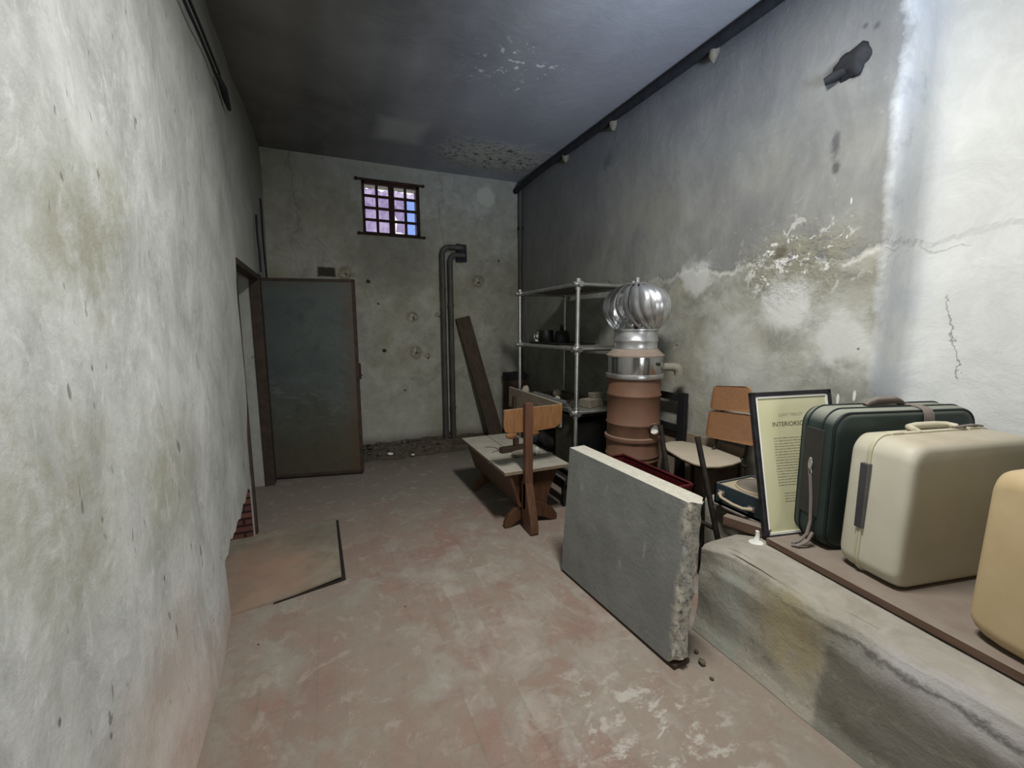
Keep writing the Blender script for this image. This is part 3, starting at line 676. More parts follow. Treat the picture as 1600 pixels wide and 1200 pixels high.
for a, b in zip(R_, R_[1:]):
    for k in range(n_): mb.bm.faces.new((a[k], b[k], b[(k+1) % n_], a[(k+1) % n_]))
mb.bm.faces.new(R_[0])
c0 = [mb.bm.verts.new((v.co.x*.7+(T/2+.05*v.co.z/H)*.3, v.co.y-.006+.012*mnoise.noise(v.co*30), v.co.z)) for v in R_[-1]]
for k in range(n_): mb.bm.faces.new((R_[-1][k], c0[k], c0[(k+1) % n_], R_[-1][(k+1) % n_]))
mb.bm.faces.new(c0)
pan.part('panel_body', mb, M_SLAB, 35)
mb = MB(); mb.box(.004, T-.004, -L/2+.015, L/2-.005, 0, .02, .002); pan.part('base_strip', mb, M_DARKWOOD, label='dark wood strip under the panel')
for i, (x, y, s) in enumerate(((1.47,1.27,.018), (1.50,1.33,.012), (1.44,1.19,.01))):
    mb = MB(); mb.rock((x, y, s*.5), (s, s, s*.6), .5, 1, i+9); single('concrete_crumb', mb, M_RUB, (x, y, 0), ['largest concrete crumb on the floor beside the broken block end', 'middle-sized crumb between the broken block end and the ledge', 'smallest crumb on floor in front of the broken block end'][i], 'crumb', 60, group='concrete crumbs by the block')

# ------------------------------------------------------------------ old wooden bench with its back boards
bench = Thing('wooden_bench', (1.40, 3.3, 0), 'old brown wooden school bench under thick dust, shaped feet', 'bench')
BX0, BX1, BY0, BY1, BZ = 1.14, 1.68, 2.78, 3.86, .45
for (x0, x1, y0, y1) in ((BX0, BX1, BY0, 3.075), (BX0, 1.39, 3.10, BY1), (1.395, BX1, 3.10, BY1)):
    mb = MB(); mb.box(x0, x1, y0, y1, BZ-.028, BZ, .004); bench.part('seat_board', mb, M_BTOP, world=True)
mb = MB(); mb.tube([(1.22+.10*math.sin(t), 3.38-.085*math.cos(t), BZ+.001) for t in [PI*.05+PI*.9*i/14 for i in range(15)]] , .0035, 6); bench.part('seam', mb, M_DARKWOOD, world=True)
def end_panel(y0, y1):
    mb = MB(); xc = (BX0+BX1)/2
    half = [(.21,.422), (.20,.36), (.165,.29), (.135,.22), (.12,.15), (.115,.06), (.06,.05)]
    pts = [(xc-a, b) for a, b in half] + [(xc+a, b) for a, b in half[::-1]]
    mb.prism(pts, 0, y1-y0, Matrix.Translation((0, y1, 0)) @ Matrix.Rotation(PI/2, 4, 'X'), .004)
    return mb
bench.part('end_support', end_panel(2.86, 2.90), M_BENCH, world=True); bench.part('end_support', end_panel(3.66, 3.70), M_BENCH, world=True)
mb = MB(); vs = mb.box(-.012, .012, 2.80, 3.84, .16, .425, .003, M=None)
for v in mb.bm.verts: v.co.x += 1.19 + (.425-v.co.z)*.32
bench.part('apron', mb, M_BENCH, world=True)
# shaped feet of the near end
for s, xt, yf in ((-1, 1.155, 2.86), (1, 1.60, 2.86), (-1, 1.17, 3.66), (1, 1.60, 3.66)):
    mb = MB(); x0 = 1.345 if s < 0 else 1.36
    up = [(0,.17), (.25,.17), (.55,.145), (.82,.10), (.98,.05), (1.0,.02), (.97,0), (.78,0), (.62,.03), (.45,.05), (.25,.055), (0,.06)]
    pts = [(x0+(xt-x0)*a, b) for a, b in up]
    mb.prism(pts, 0, .04, Matrix.Translation((0, yf, 0)) @ Matrix.Rotation(PI/2, 4, 'X'), .004); bench.part('foot', mb, M_BENCH, world=True)
# upright with its forward-curving foot
mb = MB(); mb.box(1.282, 1.344, 2.730, 2.775, .16, .958, .004); post = bench.part('upright', mb, M_POST, world=True)
mb = MB(); pts = [(2.80,.36), (2.80,.09), (2.77,.055), (2.735,.0), (2.640,.0), (2.632,.02), (2.640,.07), (2.656,.13), (2.680,.20), (2.706,.28), (2.730,.36)]
mb.prism(pts, 0, .062, Matrix.Translation((1.282,0,0)) @ Matrix(((0,0,1,0),(1,0,0,0),(0,1,0,0),(0,0,0,1))), .004); bench.part('foot', mb, M_POST, world=True)
mb = MB(); pts = [(1.135,.912), (1.61,.922), (1.61,.84), (1.595,.775), (1.55,.745), (1.40,.738), (1.18,.738), (1.145,.75), (1.133,.79)]
mb.prism(pts, 0, .018, Matrix.Translation((0,2.794,0)) @ Matrix.Rotation(PI/2, 4, 'X'), .004); bench.part('backrest', mb, M_BACKR, world=True)
for x in (1.20, 1.37): mb = MB(); mb.rock((x, 2.79, .722), (.05,.016,.03), .2, 2, x); bench.part('bracket', mb, M_BACKR, 60, world=True)
mb = MB(); mb.box(1.600, 1.622, 2.80, 3.79, .735, .925, .004); bench.part('backrest', mb, M_GREYWOOD, world=True, label='long dusty back board along the right side')
for y in (3.60,): mb = MB(); mb.box(1.60-.03, 1.60, y, y+.04, BZ, .86, .003); bench.part('upright', mb, M_DARKWOOD, world=True, label='dark upright of long back board')
# things lying on the bench
mb = MB(); mb.box(-.15, .13, -.028, .028, 0, .045, .004); mb.box(-.02, .02, -.02, .02, .045, .115, .003)
o = single('wood_offcut', mb, M_DARKWOOD, (0,0,0), 'dark wooden offcut lying across the dusty bench seat', 'offcut'); o.location = (1.445, 3.27, BZ); o.rotation_euler = (0,0,.12)
mb = MB(); mb.rock((1.44,3.10,BZ+.022), (.10,.055,.028), .35, 3, 2); single('plaster_lump', mb, M_STONE, (1.44,3.10,BZ), 'flat grey plaster lump on the bench seat in front of the dark offcut', 'lump', 60, group='lumps on the bench')
mb = MB(); mb.rock((1.555,3.09,BZ+.03), (.025,.03,.034), .3, 2, 5); single('plaster_lump', mb, M_PLASTER, (1.555,3.09,BZ), 'small upright white lump on the bench, right of the upright', 'lump', 60, group='lumps on the bench')

# plank leaning on the back wall, dark box in the corner
mb = MB(); mb.box(-.095, .095, -.018, .018, 0, 1.66, .003)
o = single('leaning_plank', mb, M_PLANK, (0,0,0), 'long dark worn plank leaning against the back wall beside the pipes', 'plank')
bot, top = V((2.04,5.24,.02)), V((1.665,5.47,1.60)); ax = (top-bot).normalized(); yv = V((0,-1,0)); yv = (yv - ax*yv.dot(ax)).normalized(); xv = yv.cross(ax)
o.matrix_world = Matrix.Translation(bot) @ Matrix((xv, yv, ax)).transposed().to_4x4()
bx = Thing('wooden_crate', (2.26,5.30,0), 'dark wooden crate standing in the back corner behind the shelving', 'crate')
mb = MB(); mb.box(2.20, 2.43, 5.17, 5.40, .0, .80, .006); bx.part('crate_body', mb, m_wood('crate_wood', (58,44,36), (84,66,52), (8,8,1), .85), world=True)
mb = MB(); mb.box(2.19, 2.44, 5.16, 5.41, .80, .885, .006); bx.part('lid', mb, M_BLACKWOOD, world=True)

# pipes on the back wall
for nm, x, zt, yo, lab in (('wall_pipe', 1.405, 2.49, 5.455, 'left of the two grey pipes dropping down the back wall'), ('wall_pipe', 1.505, 2.40, 5.455, 'right of the two grey pipes dropping down the back wall')):
    t = Thing(nm, (x, yo, 0), lab, 'pipe', group='wall pipes')
    b = zt; r_ = .034 if x < 1.45 else .033
    mb = MB(); mb.tube([(x, yo, .02), (x, yo, b-.09), (x+.012, yo, b-.045), (x+.045, yo, b-.012), (x+.09, yo, b), (1.66, yo, b), (1.66, YB+.0, b)] if x < 1.45 else [(x, yo, .02), (x, yo, b-.07), (x+.012, yo, b-.035), (x+.04, yo, b-.008), (x+.08, yo, b), (1.68, yo, b), (1.68, YB, b)], r_, 14)
    t.part('pipe_run', mb, M_PIPE, 40, world=True)
    for z in ((.08, 1.95) if x < 1.45 else (.10, 1.75, .42)):
        mb = MB(); mb.tube([(x, yo, z), (x, yo, z+.04)], r_+.007, 14); t.part('collar', mb, M_PIPE, 40, world=True)
mb = MB(); mb.box(1.60, 1.735, YB-.045, YB+.03, 2.325, 2.545, .006)
for v in mb.bm.verts: v.co += V((.01*mnoise.noise(v.co*13), 0, .01*mnoise.noise(v.co*11+V((3,3,3)))))
single('flue_plate', mb, M_PIPE_D, (1.67,YB,2.43), 'ragged dark square plate where the two pipes enter the back wall', 'plate')
# corner riser and the shadowy dark strip under the ceiling, its shade built as a tube
t = Thing('corner_pipe', (2.485,5.47,0), 'thin grey riser pipe standing in the far right corner', 'pipe')
mb = MB(); mb.tube([(2.485,5.47,0), (2.485,5.47,3.28)], .024, 12); t.part('pipe_run', mb, M_PIPE, 40, world=True)
mb = MB(); mb.box(2.46, 2.53, 5.45, 5.50, 2.78, 2.82, .003); t.part('clamp', mb, M_PIPE_D, world=True)
t = Thing('ceiling_shade_strip', (2.46,3.4,3.33), 'shadowy dark strip along the top of the right wall under the ceiling', 'strip')
mb = MB(); mb.tube([(2.43,5.50,3.275), (2.455,5.2,3.315), (2.47,4.9,3.345), (2.475,1.4,3.35), (2.475,.2,3.35)], .034, 12); t.part('strip_run', mb, M_PIPE_D, 40, world=True)
for y in (4.3, 3.45, 2.35):
    mb = MB(); mb.rock((2.49,y,3.32), (.04,.035,.07), .4, 2, y); t.part('plaster_fixing', mb, M_BRICKG, 60, world=True)
# cables on the left wall
t = Thing('wall_cable', (XL+.02,2.6,2.99), 'pair of dark cables clipped high along the left wall', 'cable')
for dz, y1 in ((.0, 3.32), (.065, 3.36)):
    mb = MB(); mb.tube([(XL+.03, y, 2.985+dz + .004*math.sin(y*7)) for y in [.6+ (y1-.6)*i/24 for i in range(25)]], .008, 8); t.part('cable_run', mb, M_PIPE_D, 40, world=True)
mb = MB(); mb.tube([(XL+.03,3.30,3.01), (XL+.034,3.42,2.995), (XL+.03,3.52,2.975), (XL+.03,3.62,2.955)], [.012,.022,.020,.012], 10); t.part('cable_end', mb, M_PIPE_D, 40, world=True)
for i, (y0, y1, zb, zt) in enumerate(((4.62,4.60,2.0,2.5), (5.05,5.02,1.9,2.75))):
    mb = MB(); mb.tube([(XL+.03, y0+(y1-y0)*k/8 + .02*math.sin(k*.9+i), zb+(zt-zb)*k/8) for k in range(9)], .009, 8)
    single('bell_wire', mb, M_PIPE_D, (XL+.03, y0, zb), ['thin dark wire rising from the steel door frame on left wall', 'thin dark wire on left wall in the corner behind the door'][i], 'wire', 40, group='wires in the far left corner')
# stub left in the right wall
t = Thing('pipe_stub', (XR,1.52,2.8), 'broken dark stub sticking out of a hole high on the right wall', 'stub')
mb = MB(); mb.rock((XR-.0,1.50,2.81), (.03,.085,.075), .5, 3, 4); t.part('socket', mb, M_PIPE_D, 60, world=True)
mb = MB(); mb.tube([(XR+.01,1.50,2.80), (XR-.03,1.57,2.775), (XR-.045,1.60,2.765)], [.028,.025,.018], 10); t.part('stub_end', mb, M_PIPE_D, 40, world=True)

# ------------------------------------------------------------------ metal shelving
SX0, SX1, SY0, SY1 = 1.90, 2.45, 3.05, 4.19
sh = Thing('metal_shelving', (SX0, SY0, 0), 'open steel tube shelving unit with dusty sheet shelves by right wall', 'shelving')
SZ = [.25, .775, 1.31, 1.836]
for x in (SX0, SX1):
    for y in (SY0, SY1):
        mb = MB(); mb.tube([(x, y, 0), (x, y, SZ[3]+.02)], .018, 12); p = sh.part('post', mb, M_CHROME, 40, world=True)
        for z in SZ:
            mb = MB(); r0 = bmesh.ops.create_uvsphere(mb.bm, u_segments=14, v_segments=8, radius=.034)
            bmesh.ops.translate(mb.bm, vec=(x, y, z), verts=r0['verts'])
            mb.tube([(x, y, z-.045), (x, y, z+.045)], .025, 12); mb.tube([(x-.05, y, z), (x+.05, y, z)] , .022, 12); mb.tube([(x, y-.05, z), (x, y+.05, z)], .022, 12)
            sh.part('joint', mb, M_CHROME, 40, world=True)
for z in SZ:
    for (p, q) in (((SX0,SY0),(SX0,SY1)), ((SX1,SY0),(SX1,SY1)), ((SX0,SY0),(SX1,SY0)), ((SX0,SY1),(SX1,SY1))):
        mb = MB(); mb.tube([(*p, z), (*q, z)], .016, 12); sh.part('rail', mb, M_CHROME, 40, world=True)
    mb = MB(); mb.box(SX0+.012, SX1-.012, SY0+.012, SY1-.012, z+.002, z+.014, .002); sh.part('shelf', mb, M_SHEET, world=True)
sz2 = SZ[2]+.014; sz1 = SZ[1]+.014; sz0 = SZ[0]+.014
# on the second shelf
t = Thing('dark_tray', (2.15,3.95,sz2), 'flat black tray lying on the middle shelf under the two black pots', 'tray')
mb = MB(); mb.box(1.97, 2.38, 3.50, 4.10, sz2, sz2+.008, .002); t.part('tray_base', mb, M_BLACK, world=True)
mb = MB()
for b_ in ((1.97,1.98,3.5,4.1), (2.37,2.38,3.5,4.1), (1.97,2.38,3.5,3.51), (1.97,2.38,4.09,4.1)): mb.box(b_[0], b_[1], b_[2], b_[3], sz2, sz2+.018, .002)
t.part('tray_rim', mb, M_BLACK, world=True)
t = Thing('black_pot', (2.12,4.01,sz2+.009), 'squat black cylindrical pot, left on the tray of the middle shelf', 'pot')
mb = MB(); mb.lathe([(.068,0), (.075,.01), (.075,.125), (.071,.13), (.066,.127), (.066,.03), (0,.025)], (2.12,4.01,sz2+.009), 28); t.part('pot_body', mb, M_BLACK, 40, world=True)
mb = MB(); mb.tube([(2.12-.07,4.01+.02,sz2+.105), (2.12-.105,4.01+.03,sz2+.10), (2.12-.11,4.01+.03,sz2+.06), (2.12-.07,4.01+.02,sz2+.04)], .008, 8); t.part('handle', mb, M_BLACK, 40, world=True)
t = Thing('black_jug', (2.19,3.81,sz2+.009), 'taller black vessel with arched handle, right on the tray of middle shelf', 'jug')
mb = MB(); mb.lathe([(.078,0), (.082,.01), (.076,.07), (.064,.115), (.056,.125), (0,.128)], (2.19,3.81,sz2+.009), 28); t.part('jug_body', mb, M_BLACK, 40, world=True)
mb = MB(); mb.tube([(2.19+.045*math.cos(PI*k/10)*.62+.0, 3.81+.055*math.cos(PI*k/10), sz2+.125+.055*math.sin(PI*k/10)) for k in range(11)], .017, 10); t.part('handle', mb, M_BLACK, 40, world=True)
mb = MB(); mb.lathe([(.0,0), (.055,.0), (.055,.012), (0,.012)], (0,0,0), 28, Matrix.Translation((2.09,4.13,sz2+.058)) @ Matrix.Rotation(PI/2*.93, 4, 'X')); single('white_disc', mb, M_PLASTER, (2.09,4.13,sz2), 'small white disc propped behind the squat black pot', 'disc', 40)
# on the third shelf
for i, (x, y, dx, dy, dz, z0, rz_, lab) in enumerate(((2.16,3.20,.11,.055,.075,0,.35,'grey dusty brick on the lower shelf beside the brown drum'), (2.26,3.27,.10,.05,.06,0,.9,'second dusty brick behind the first on the lower shelf'), (2.22,3.215,.07,.04,.045,.075,.1,'small brick piece lying on top of the dusty brick'))):
    mb = MB(); mb.box(-dx, dx, -dy, dy, 0, dz, .006)
    for v in mb.bm.verts: v.co += V((.006*mnoise.noise(v.co*40), .006*mnoise.noise(v.co*33+V((5,1,1))), 0))
    o = single('brick', mb, M_BRICKG, (0,0,0), lab, 'brick', group='bricks on the lower shelf'); o.location = (x, y, sz1+z0+.001); o.rotation_euler = (0,0,rz_)
for x, y, s, lab in ((2.13,3.78,.05,'pale stone in the middle of the cluttered lower shelf'), (1.925,4.10,.045,'pale stone against the left post of the shelving'), (2.0,3.55,.03,'small pale stone near the front rail of the lower shelf')):
    mb = MB(); mb.rock((x, y, sz1+s*.85), (s*1.0, s*.8, s*(1 if x > 1.95 else 1.4)), .4, 2, x*9); single('stone', mb, M_STONE, (x, y, sz1), lab, 'stone', 60, group='stones on the lower shelf')
mb = MB(); 
for i in range(90):
    x, y = SX0+.05+.45*random.random(), 3.35+.78*random.random(); s = .006+.014*random.random()**2; mb.rock((x, y, sz1+s*.4), (s, s, s*.6), .5, 1, i)
single('shelf_rubble', mb, M_RUB, (2.2,3.8,sz1), 'fine plaster crumbs scattered over the lower shelf', 'crumbs', 60, kind='stuff')
mb = MB()
for a, b in zip([0], [1]):
    mb.tube([(1.86,3.13,.842), (1.862,3.75,.842)], .026, 16, cap=False); mb.tube([(1.86,3.13,.842), (1.862,3.75,.842)], .020, 16, cap=False)
    mb.tube([(1.8605,3.2,.842), (1.8606,3.21,.842)], .0205, 16)
mb.box(1.85,1.90,3.30,3.32,.812,.822); mb.box(1.85,1.90,3.60,3.62,.812,.822)
single('loose_tube', mb, M_CHROME, (1.86,3.4,.80), 'short hollow metal tube lying along the lower shelf rail', 'tube', 40)
# cabinet and bag on the lowest shelf
t = Thing('metal_box', (2.2,3.25,sz0), 'open dark metal box standing on the lowest shelf beside the brown drum', 'box')
mb = MB()
for b_ in ((1.93,1.94,3.09,3.46,sz0,.74), (2.42,2.43,3.09,3.46,sz0,.74), (1.93,2.43,3.09,3.46,.73,.74), (1.93,2.43,3.09,3.46,sz0,sz0+.01), (1.93,2.43,3.45,3.46,sz0,.74)): mb.box(*b_)
t.part('casing', mb, simple('dark_green_box', (60,60,50), (84,82,68), .7, .2, 9, .15), world=True)
mb = MB(); mb.box(1.955, 2.41, 3.12, 3.43, sz0+.012, .66); t.part('interior_shade', mb, M_BLACK, world=True)  # black block standing for the shade inside the open box
mb = MB(); mb.rock((2.10,3.72,sz0+.11), (.17,.20,.125), .35, 3, 3); single('dark_sack', mb, M_BAG, (2.1,3.72,sz0), 'dark limp sack slumped on the lowest shelf behind the bench', 'sack', 60)
mb = MB(); mb.rock((2.0,4.02,sz0+.08), (.07,.12,.09), .4, 3, 8); single('blue_rag', mb, M_BLUE, (2.0,4.02,sz0), 'crumpled blue rag on the lowest shelf, left of the dark sack', 'rag', 60)
t = Thing('steel_angle', (1.80,3.25,0), 'dark steel channel with a bright edge lying between bench and shelving', 'channel')
mb = MB(); mb.box(1.75, 1.82, 2.96, 3.95, .20, .245, .003); t.part('channel_web', mb, M_BLACKMETAL, world=True)
mb = MB(); mb.tube([(1.745,2.96,.25), (1.745,3.95,.25)], .011, 10); t.part('edge_rod', mb, M_CHROME, 40, world=True)
for y in (3.0, 3.9): mb = MB(); mb.box(1.76, 1.81, y, y+.04, 0, .20, .003); t.part('foot', mb, M_BLACKMETAL, world=True)

# ------------------------------------------------------------------ brown drum with the roof turbine on it
DX, DY_ = 2.085, 2.55
dm = Thing('metal_drum', (DX, DY_, 0), 'tall brown ribbed metal drum with a polished steel collar', 'drum')
C0 = (DX, DY_, 0); R0 = .190
prof = [(R0-.02,0), (R0,.01)]
for z in (.25, .525, .555, .795, 1.005):
    prof += [(R0, z-.012), (R0+.007, z-.004), (R0+.007, z+.004), (R0, z+.012)]
prof += [(R0, 1.13)]
mb = MB(); mb.lathe(prof, C0, 56); dm.part('drum_body', mb, M_DRUM, 50, world=True)
mb = MB(); mb.lathe([(R0+.002,.665), (R0+.014,.672), (R0+.016,.685), (R0+.014,.698), (R0+.002,.705)], C0, 56, close=False); dm.part('hoop', mb, M_DRUM, 50, world=True)
mb = MB(); mb.lathe([(R0,1.125), (R0+.014,1.128), (R0+.018,1.142), (R0+.014,1.158), (R0,1.162)], C0, 56, close=False); dm.part('rim_ring', mb, M_CHROME, 50, world=True)
mb = MB(); mb.lathe([(R0+.004,1.15), (R0+.008,1.165), (R0+.008,1.285), (R0+.014,1.29)], C0, 56, close=False); dm.part('steel_collar', mb, M_BANDST, 50, world=True)
mb = MB(); mb.lathe([(R0+.016,1.283), (R0+.017,1.292), (R0-.012,1.318), (.155,1.340), (.0,1.346)], C0, 56); dm.part('cone_lid', mb, M_CONE, 50, world=True)
a = V((DX,DY_,1.20)); dv = V((.93,-.36,0)).normalized()
mb = MB(); mb.tube([a+dv*.185, a+dv*.285, a+dv*.315+V((0,0,-.006)), a+dv*.332+V((0,0,-.025)), a+dv*.336+V((0,0,-.06))], [.030,.030,.035,.036,.036], 16); mb.tube([a+dv*.185, a+dv*.205], .040, 16)
dm.part('elbow_pipe', mb, M_ELBOW, 40, world=True)
a = V((DX,DY_,.772)); dv = V((-.22,-.975,0)).normalized() ; dv = V((.02,-1,0)).normalized()
sx = V((DX+.055, DY_-.150, .772)); dv = V((-.50,-.86,.06)).normalized(); mb = MB()
mb.tube([sx, sx+dv*.085], .040, 18, cap=False); mb.tube([sx, sx+dv*.084], .035, 18, cap=False)
dm.part('spout', mb, M_DRUM, 40, world=True)
mb = MB(); mb.tube([sx+dv*.05, sx+dv*.056], .036, 18); dm.part('spout_plug', mb, M_MAT, 40, world=True)
mb = MB(); mb.tube([(DX+.045,DY_-R0-.004,1.235), (DX+.045,DY_-R0-.016,1.235)], .012, 10); dm.part('bolt', mb, M_BLACKMETAL, 40, world=True)
tv = Thing('turbine_ventilator', (DX, DY_, 1.346), 'shiny round turbine roof ventilator with curved vanes on the brown drum', 'ventilator')
mb = MB(); mb.lathe([(.157,1.34), (.155,1.35), (.154,1.385), (.159,1.392), (.159,1.402), (.154,1.408), (.152,1.462), (.163,1.47), (.163,1.478), (.145,1.48), (.145,1.345)], C0, 56, close=False); tv.part('neck', mb, M_VANE, 50, world=True)
CZ, RV, RH = 1.645, .236, .168
mb = MB(); mb.lathe([(.0,1.800), (.04,1.808), (.068,1.806), (.084,1.795), (.07,1.79), (0,1.785)], C0, 40); mb.tube([(DX,DY_,1.79), (DX,DY_,1.845)], .014, 10); tv.part('top_cap', mb, M_VANE, 50, world=True)
mb = MB(); mb.tube([(DX,DY_,1.36), (DX,DY_,1.79)], .012, 10); tv.part('spindle', mb, M_BLACKMETAL, 40, world=True)
NV = 20
for i in range(NV):
    mb = MB(); p0 = 2*PI*i/NV; nt = 22; rows = []
    for k in range(nt+1):
        th = math.radians(-52 + 126*k/nt); zc = CZ + (.156 if th > 0 else .206)*math.sin(th)
        rad = RV*math.cos(th)**.8
        tw = .50*(max(0, .45-k/nt)/.45)**1.7 - .06*(max(0, k/nt-.6)/.4)**1.5
        w = .37*min(1, max(.25, math.sin(PI*(.06+.88*k/nt))*1.25)); row = []
        for m_ in range(9):
            q = m_/8.0
            rr = rad*(1 - .30*q*math.sin(PI*(.05+.9*k/nt))**.7) + .010*math.sin(PI*q)*math.cos(th) + .0016*math.cos(q*PI*6)*math.cos(th)
            ang = p0 + tw - q*w
            row.append(mb.bm.verts.new((DX+rr*math.cos(ang), DY_+rr*math.sin(ang), zc)))
        rows.append(row)
    for a, b in zip(rows, rows[1:]):
        for m_ in range(8): mb.bm.faces.new((a[m_], a[m_+1], b[m_+1], b[m_]))
    tv.part('vane', mb, M_VANE, 80, world=True)

# ------------------------------------------------------------------ clutter between panel and right wall
t = Thing('red_bin', (1.81,2.0,0), 'deep red open plastic bin standing behind the concrete block', 'bin')
mb = MB(); X0, X1, Y0, Y1, Zt = 1.70, 1.86, 1.74, 2.36, .615
for b_ in ((X0,X0+.008,Y0,Y1), (X1-.008,X1,Y0,Y1), (X0,X1,Y0,Y0+.008), (X0,X1,Y1-.008,Y1)): mb.box(*b_, 0, Zt, .002)
mb.box(X0, X1, Y0, Y1, 0, .01); t.part('bin_body', mb, M_RED, world=True)
mb = MB()
for b_ in ((X0-.01,X0+.008,Y0-.01,Y1+.01), (X1-.008,X1+.01,Y0-.01,Y1+.01), (X0-.01,X1+.01,Y0-.01,Y0+.008), (X0-.01,X1+.01,Y1-.008,Y1+.01)): mb.box(*b_, Zt-.012, Zt+.004, .002)
t.part('bin_rim', mb, M_RED, world=True)
# black wooden frame against the wall
t = Thing('wooden_rack', (2.45,2.55,0), 'black wooden ladder-like rack leaning on the right wall behind the drum', 'rack')
for y in (2.40, 2.80): mb = MB(); mb.box(2.44, 2.475, y, y+.075, 0, 1.0, .003); t.part('upright', mb, M_BLACKWOOD, world=True)
for z in (.93, .69): mb = MB(); mb.box(2.445, 2.47, 2.44, 2.84, z, z+.055, .003); t.part('rail', mb, M_BLACKWOOD, world=True)
mb = MB(); mb.box(2.482, 2.50, 1.92, 3.02, 0, .70, .003); single('low_board', mb, m_wood('taupe_panel', (128,114,98), (146,132,114), (4,4,1), .8), (2.49,2.4,0), 'low taupe board standing along the right wall behind the chair', 'board')
# black tube frame with two prongs
t = Thing('tube_frame', (1.9,1.85,0), 'bent black tube frame with two prongs sticking up behind the concrete block', 'frame')
for (a, b) in (((1.93,1.86,0), (1.90,2.06,.885)), ((1.93,1.50,0), (1.90,1.765,.88))):
    mb = MB(); mb.tube([a, b], .0155, 10); t.part('prong', mb, M_BLACKMETAL, 40, world=True)
mb = MB(); mb.tube([(1.916,1.94,.39), (1.916,1.62,.39)], .012, 10); t.part('crossbar', mb, M_BLACKMETAL, 40, world=True)
# chair with an orange veneer back
ch = Thing('veneer_chair', (2.28,1.98,0), 'chair with orange veneer back and dusty rounded seat behind the picture frame', 'chair')
SEZ = .665
mb = MB(); sp = [(2.20,2.34), (2.10,2.20), (2.045,2.02), (2.035,1.90), (2.06,1.83), (2.13,1.80), (2.24,1.80), (2.34,1.82), (2.40,1.88), (2.42,2.05), (2.41,2.22), (2.36,2.33), (2.28,2.36)]
mb.prism(sp, SEZ-.014, SEZ, None, .005); ch.part('seat', mb, M_SEAT, 40, world=True)
ang = math.radians(24)
def back_panel(z0, z1, hw0, hw1, sk):
    mb = MB(); n = 12; rg_ = []
    pts = []
    for (a, b) in ((-hw0, z0), (hw0, z0), (hw1, z1), (-hw1, z1)): pts.append((a, b))
    # rounded quad
    out = []
    for i in range(4):
        p = V(pts[i]); q = V(pts[(i-1) % 4]); r = V(pts[(i+1) % 4]); a_ = p+(q-p).normalized()*.04; b_ = p+(r-p).normalized()*.04
        for k in range(5):
            s = k/4; out.append((a_*(1-s)**2 + p*2*s*(1-s) + b_*s*s))
    fr = [mb.bm.verts.new((-.006+.55*v[0]**2, v[0], v[1])) for v in out]; bk = [mb.bm.verts.new((.006+.55*v[0]**2, v[0], v[1])) for v in out]
    mb.bm.faces.new(fr); mb.bm.faces.new(bk[::-1])
    for i in range(len(out)): mb.bm.faces.new((fr[i], bk[i], bk[(i+1) % len(out)], fr[(i+1) % len(out)]))
    M = Matrix.Translation((2.325,1.935,SEZ)) @ Matrix.Rotation(math.radians(-12), 4, 'Z') @ Matrix.Rotation(math.radians(-7), 4, 'X') @ Matrix.Rotation(math.radians(6), 4, 'Y')
    bmesh.ops.transform(mb.bm, matrix=M, verts=mb.bm.verts[:]); return mb
bp = back_panel(.10, .285, .24, .21, 0); ch.part('backrest', bp, M_ORANGE, world=True)
bp = back_panel(.295, .455, .20, .17, 0); ch.part('backrest', bp, M_ORANGE, world=True)
for (a, b) in (((2.08,1.86,SEZ-.02), (2.02,1.80,0)), ((2.12,2.24,SEZ-.02), (2.06,2.30,0)), ((2.40,1.88,SEZ-.02), (2.44,1.885,.0)), ((2.40,2.26,SEZ-.02), (2.46,2.30,.0))):
    mb = MB(); mb.tube([a, b], .013, 10); ch.part('leg', mb, M_BLACKMETAL, 40, world=True)
mb = MB()
for y in (1.83, 2.06): mb.tube([(2.36,y+.02,SEZ-.03), (2.41,y+.02,SEZ+.02), (2.42,y,SEZ+.2), (2.435,y-.02,SEZ+.40)], .010, 8)
mb.tube([(2.35,1.785,SEZ-.03), (2.35,2.075,SEZ-.03)], .011, 8); mb.tube([(2.08,1.86,SEZ-.03), (2.12,2.24,SEZ-.03)], .011, 8); mb.tube([(2.08,1.86,SEZ-.03), (2.37,1.84,SEZ-.03)], .011, 8); mb.tube([(2.12,2.24,SEZ-.03), (2.39,2.26,SEZ-.03)], .011, 8)
ch.part('seat_frame', mb, M_BLACKMETAL, 40, world=True)

# portable record player in its teal case
rp = Thing('record_player', (2.025,1.58,.470), 'small teal portable record player with cream handle behind the ledge corner', 'record player', rz=math.radians(0))
Lr, Wr, Hr = .31, .30, .135
mb = MB()
for b_ in ((0,.012,-Lr/2,Lr/2), (Wr-.012,Wr,-Lr/2,Lr/2), (0,Wr,-Lr/2,-Lr/2+.012), (0,Wr,Lr/2-.012,Lr/2)): mb.box(*b_, .014, Hr, .002)
mb.box(0, Wr, -Lr/2, Lr/2, .010, .03); rp.part('case_body', mb, M_TEAL)
mb = MB(); mb.box(-.008, Wr+.008, -Lr/2-.008, Lr/2+.008, 0, .016, .005); rp.part('base_rim', mb, M_STRAP)
mb = MB(); mb.box(.013, Wr-.013, -Lr/2+.013, Lr/2-.013, Hr-.03, Hr-.008, .002); rp.part('deck', mb, M_CREAM)
mb = MB(); mb.lathe([(0,0), (.118,0), (.122,.004), (.12,.010), (.10,.012), (0,.012)], (.165,-.01,Hr-.007), 40); rp.part('platter', mb, M_PLATTER, 40)
mb = MB(); mb.lathe([(.121,0), (.128,.0), (.128,.008), (.122,.012)], (.165,-.01,Hr-.007), 40, close=False); rp.part('platter_rim', mb, M_CREAM, 40)
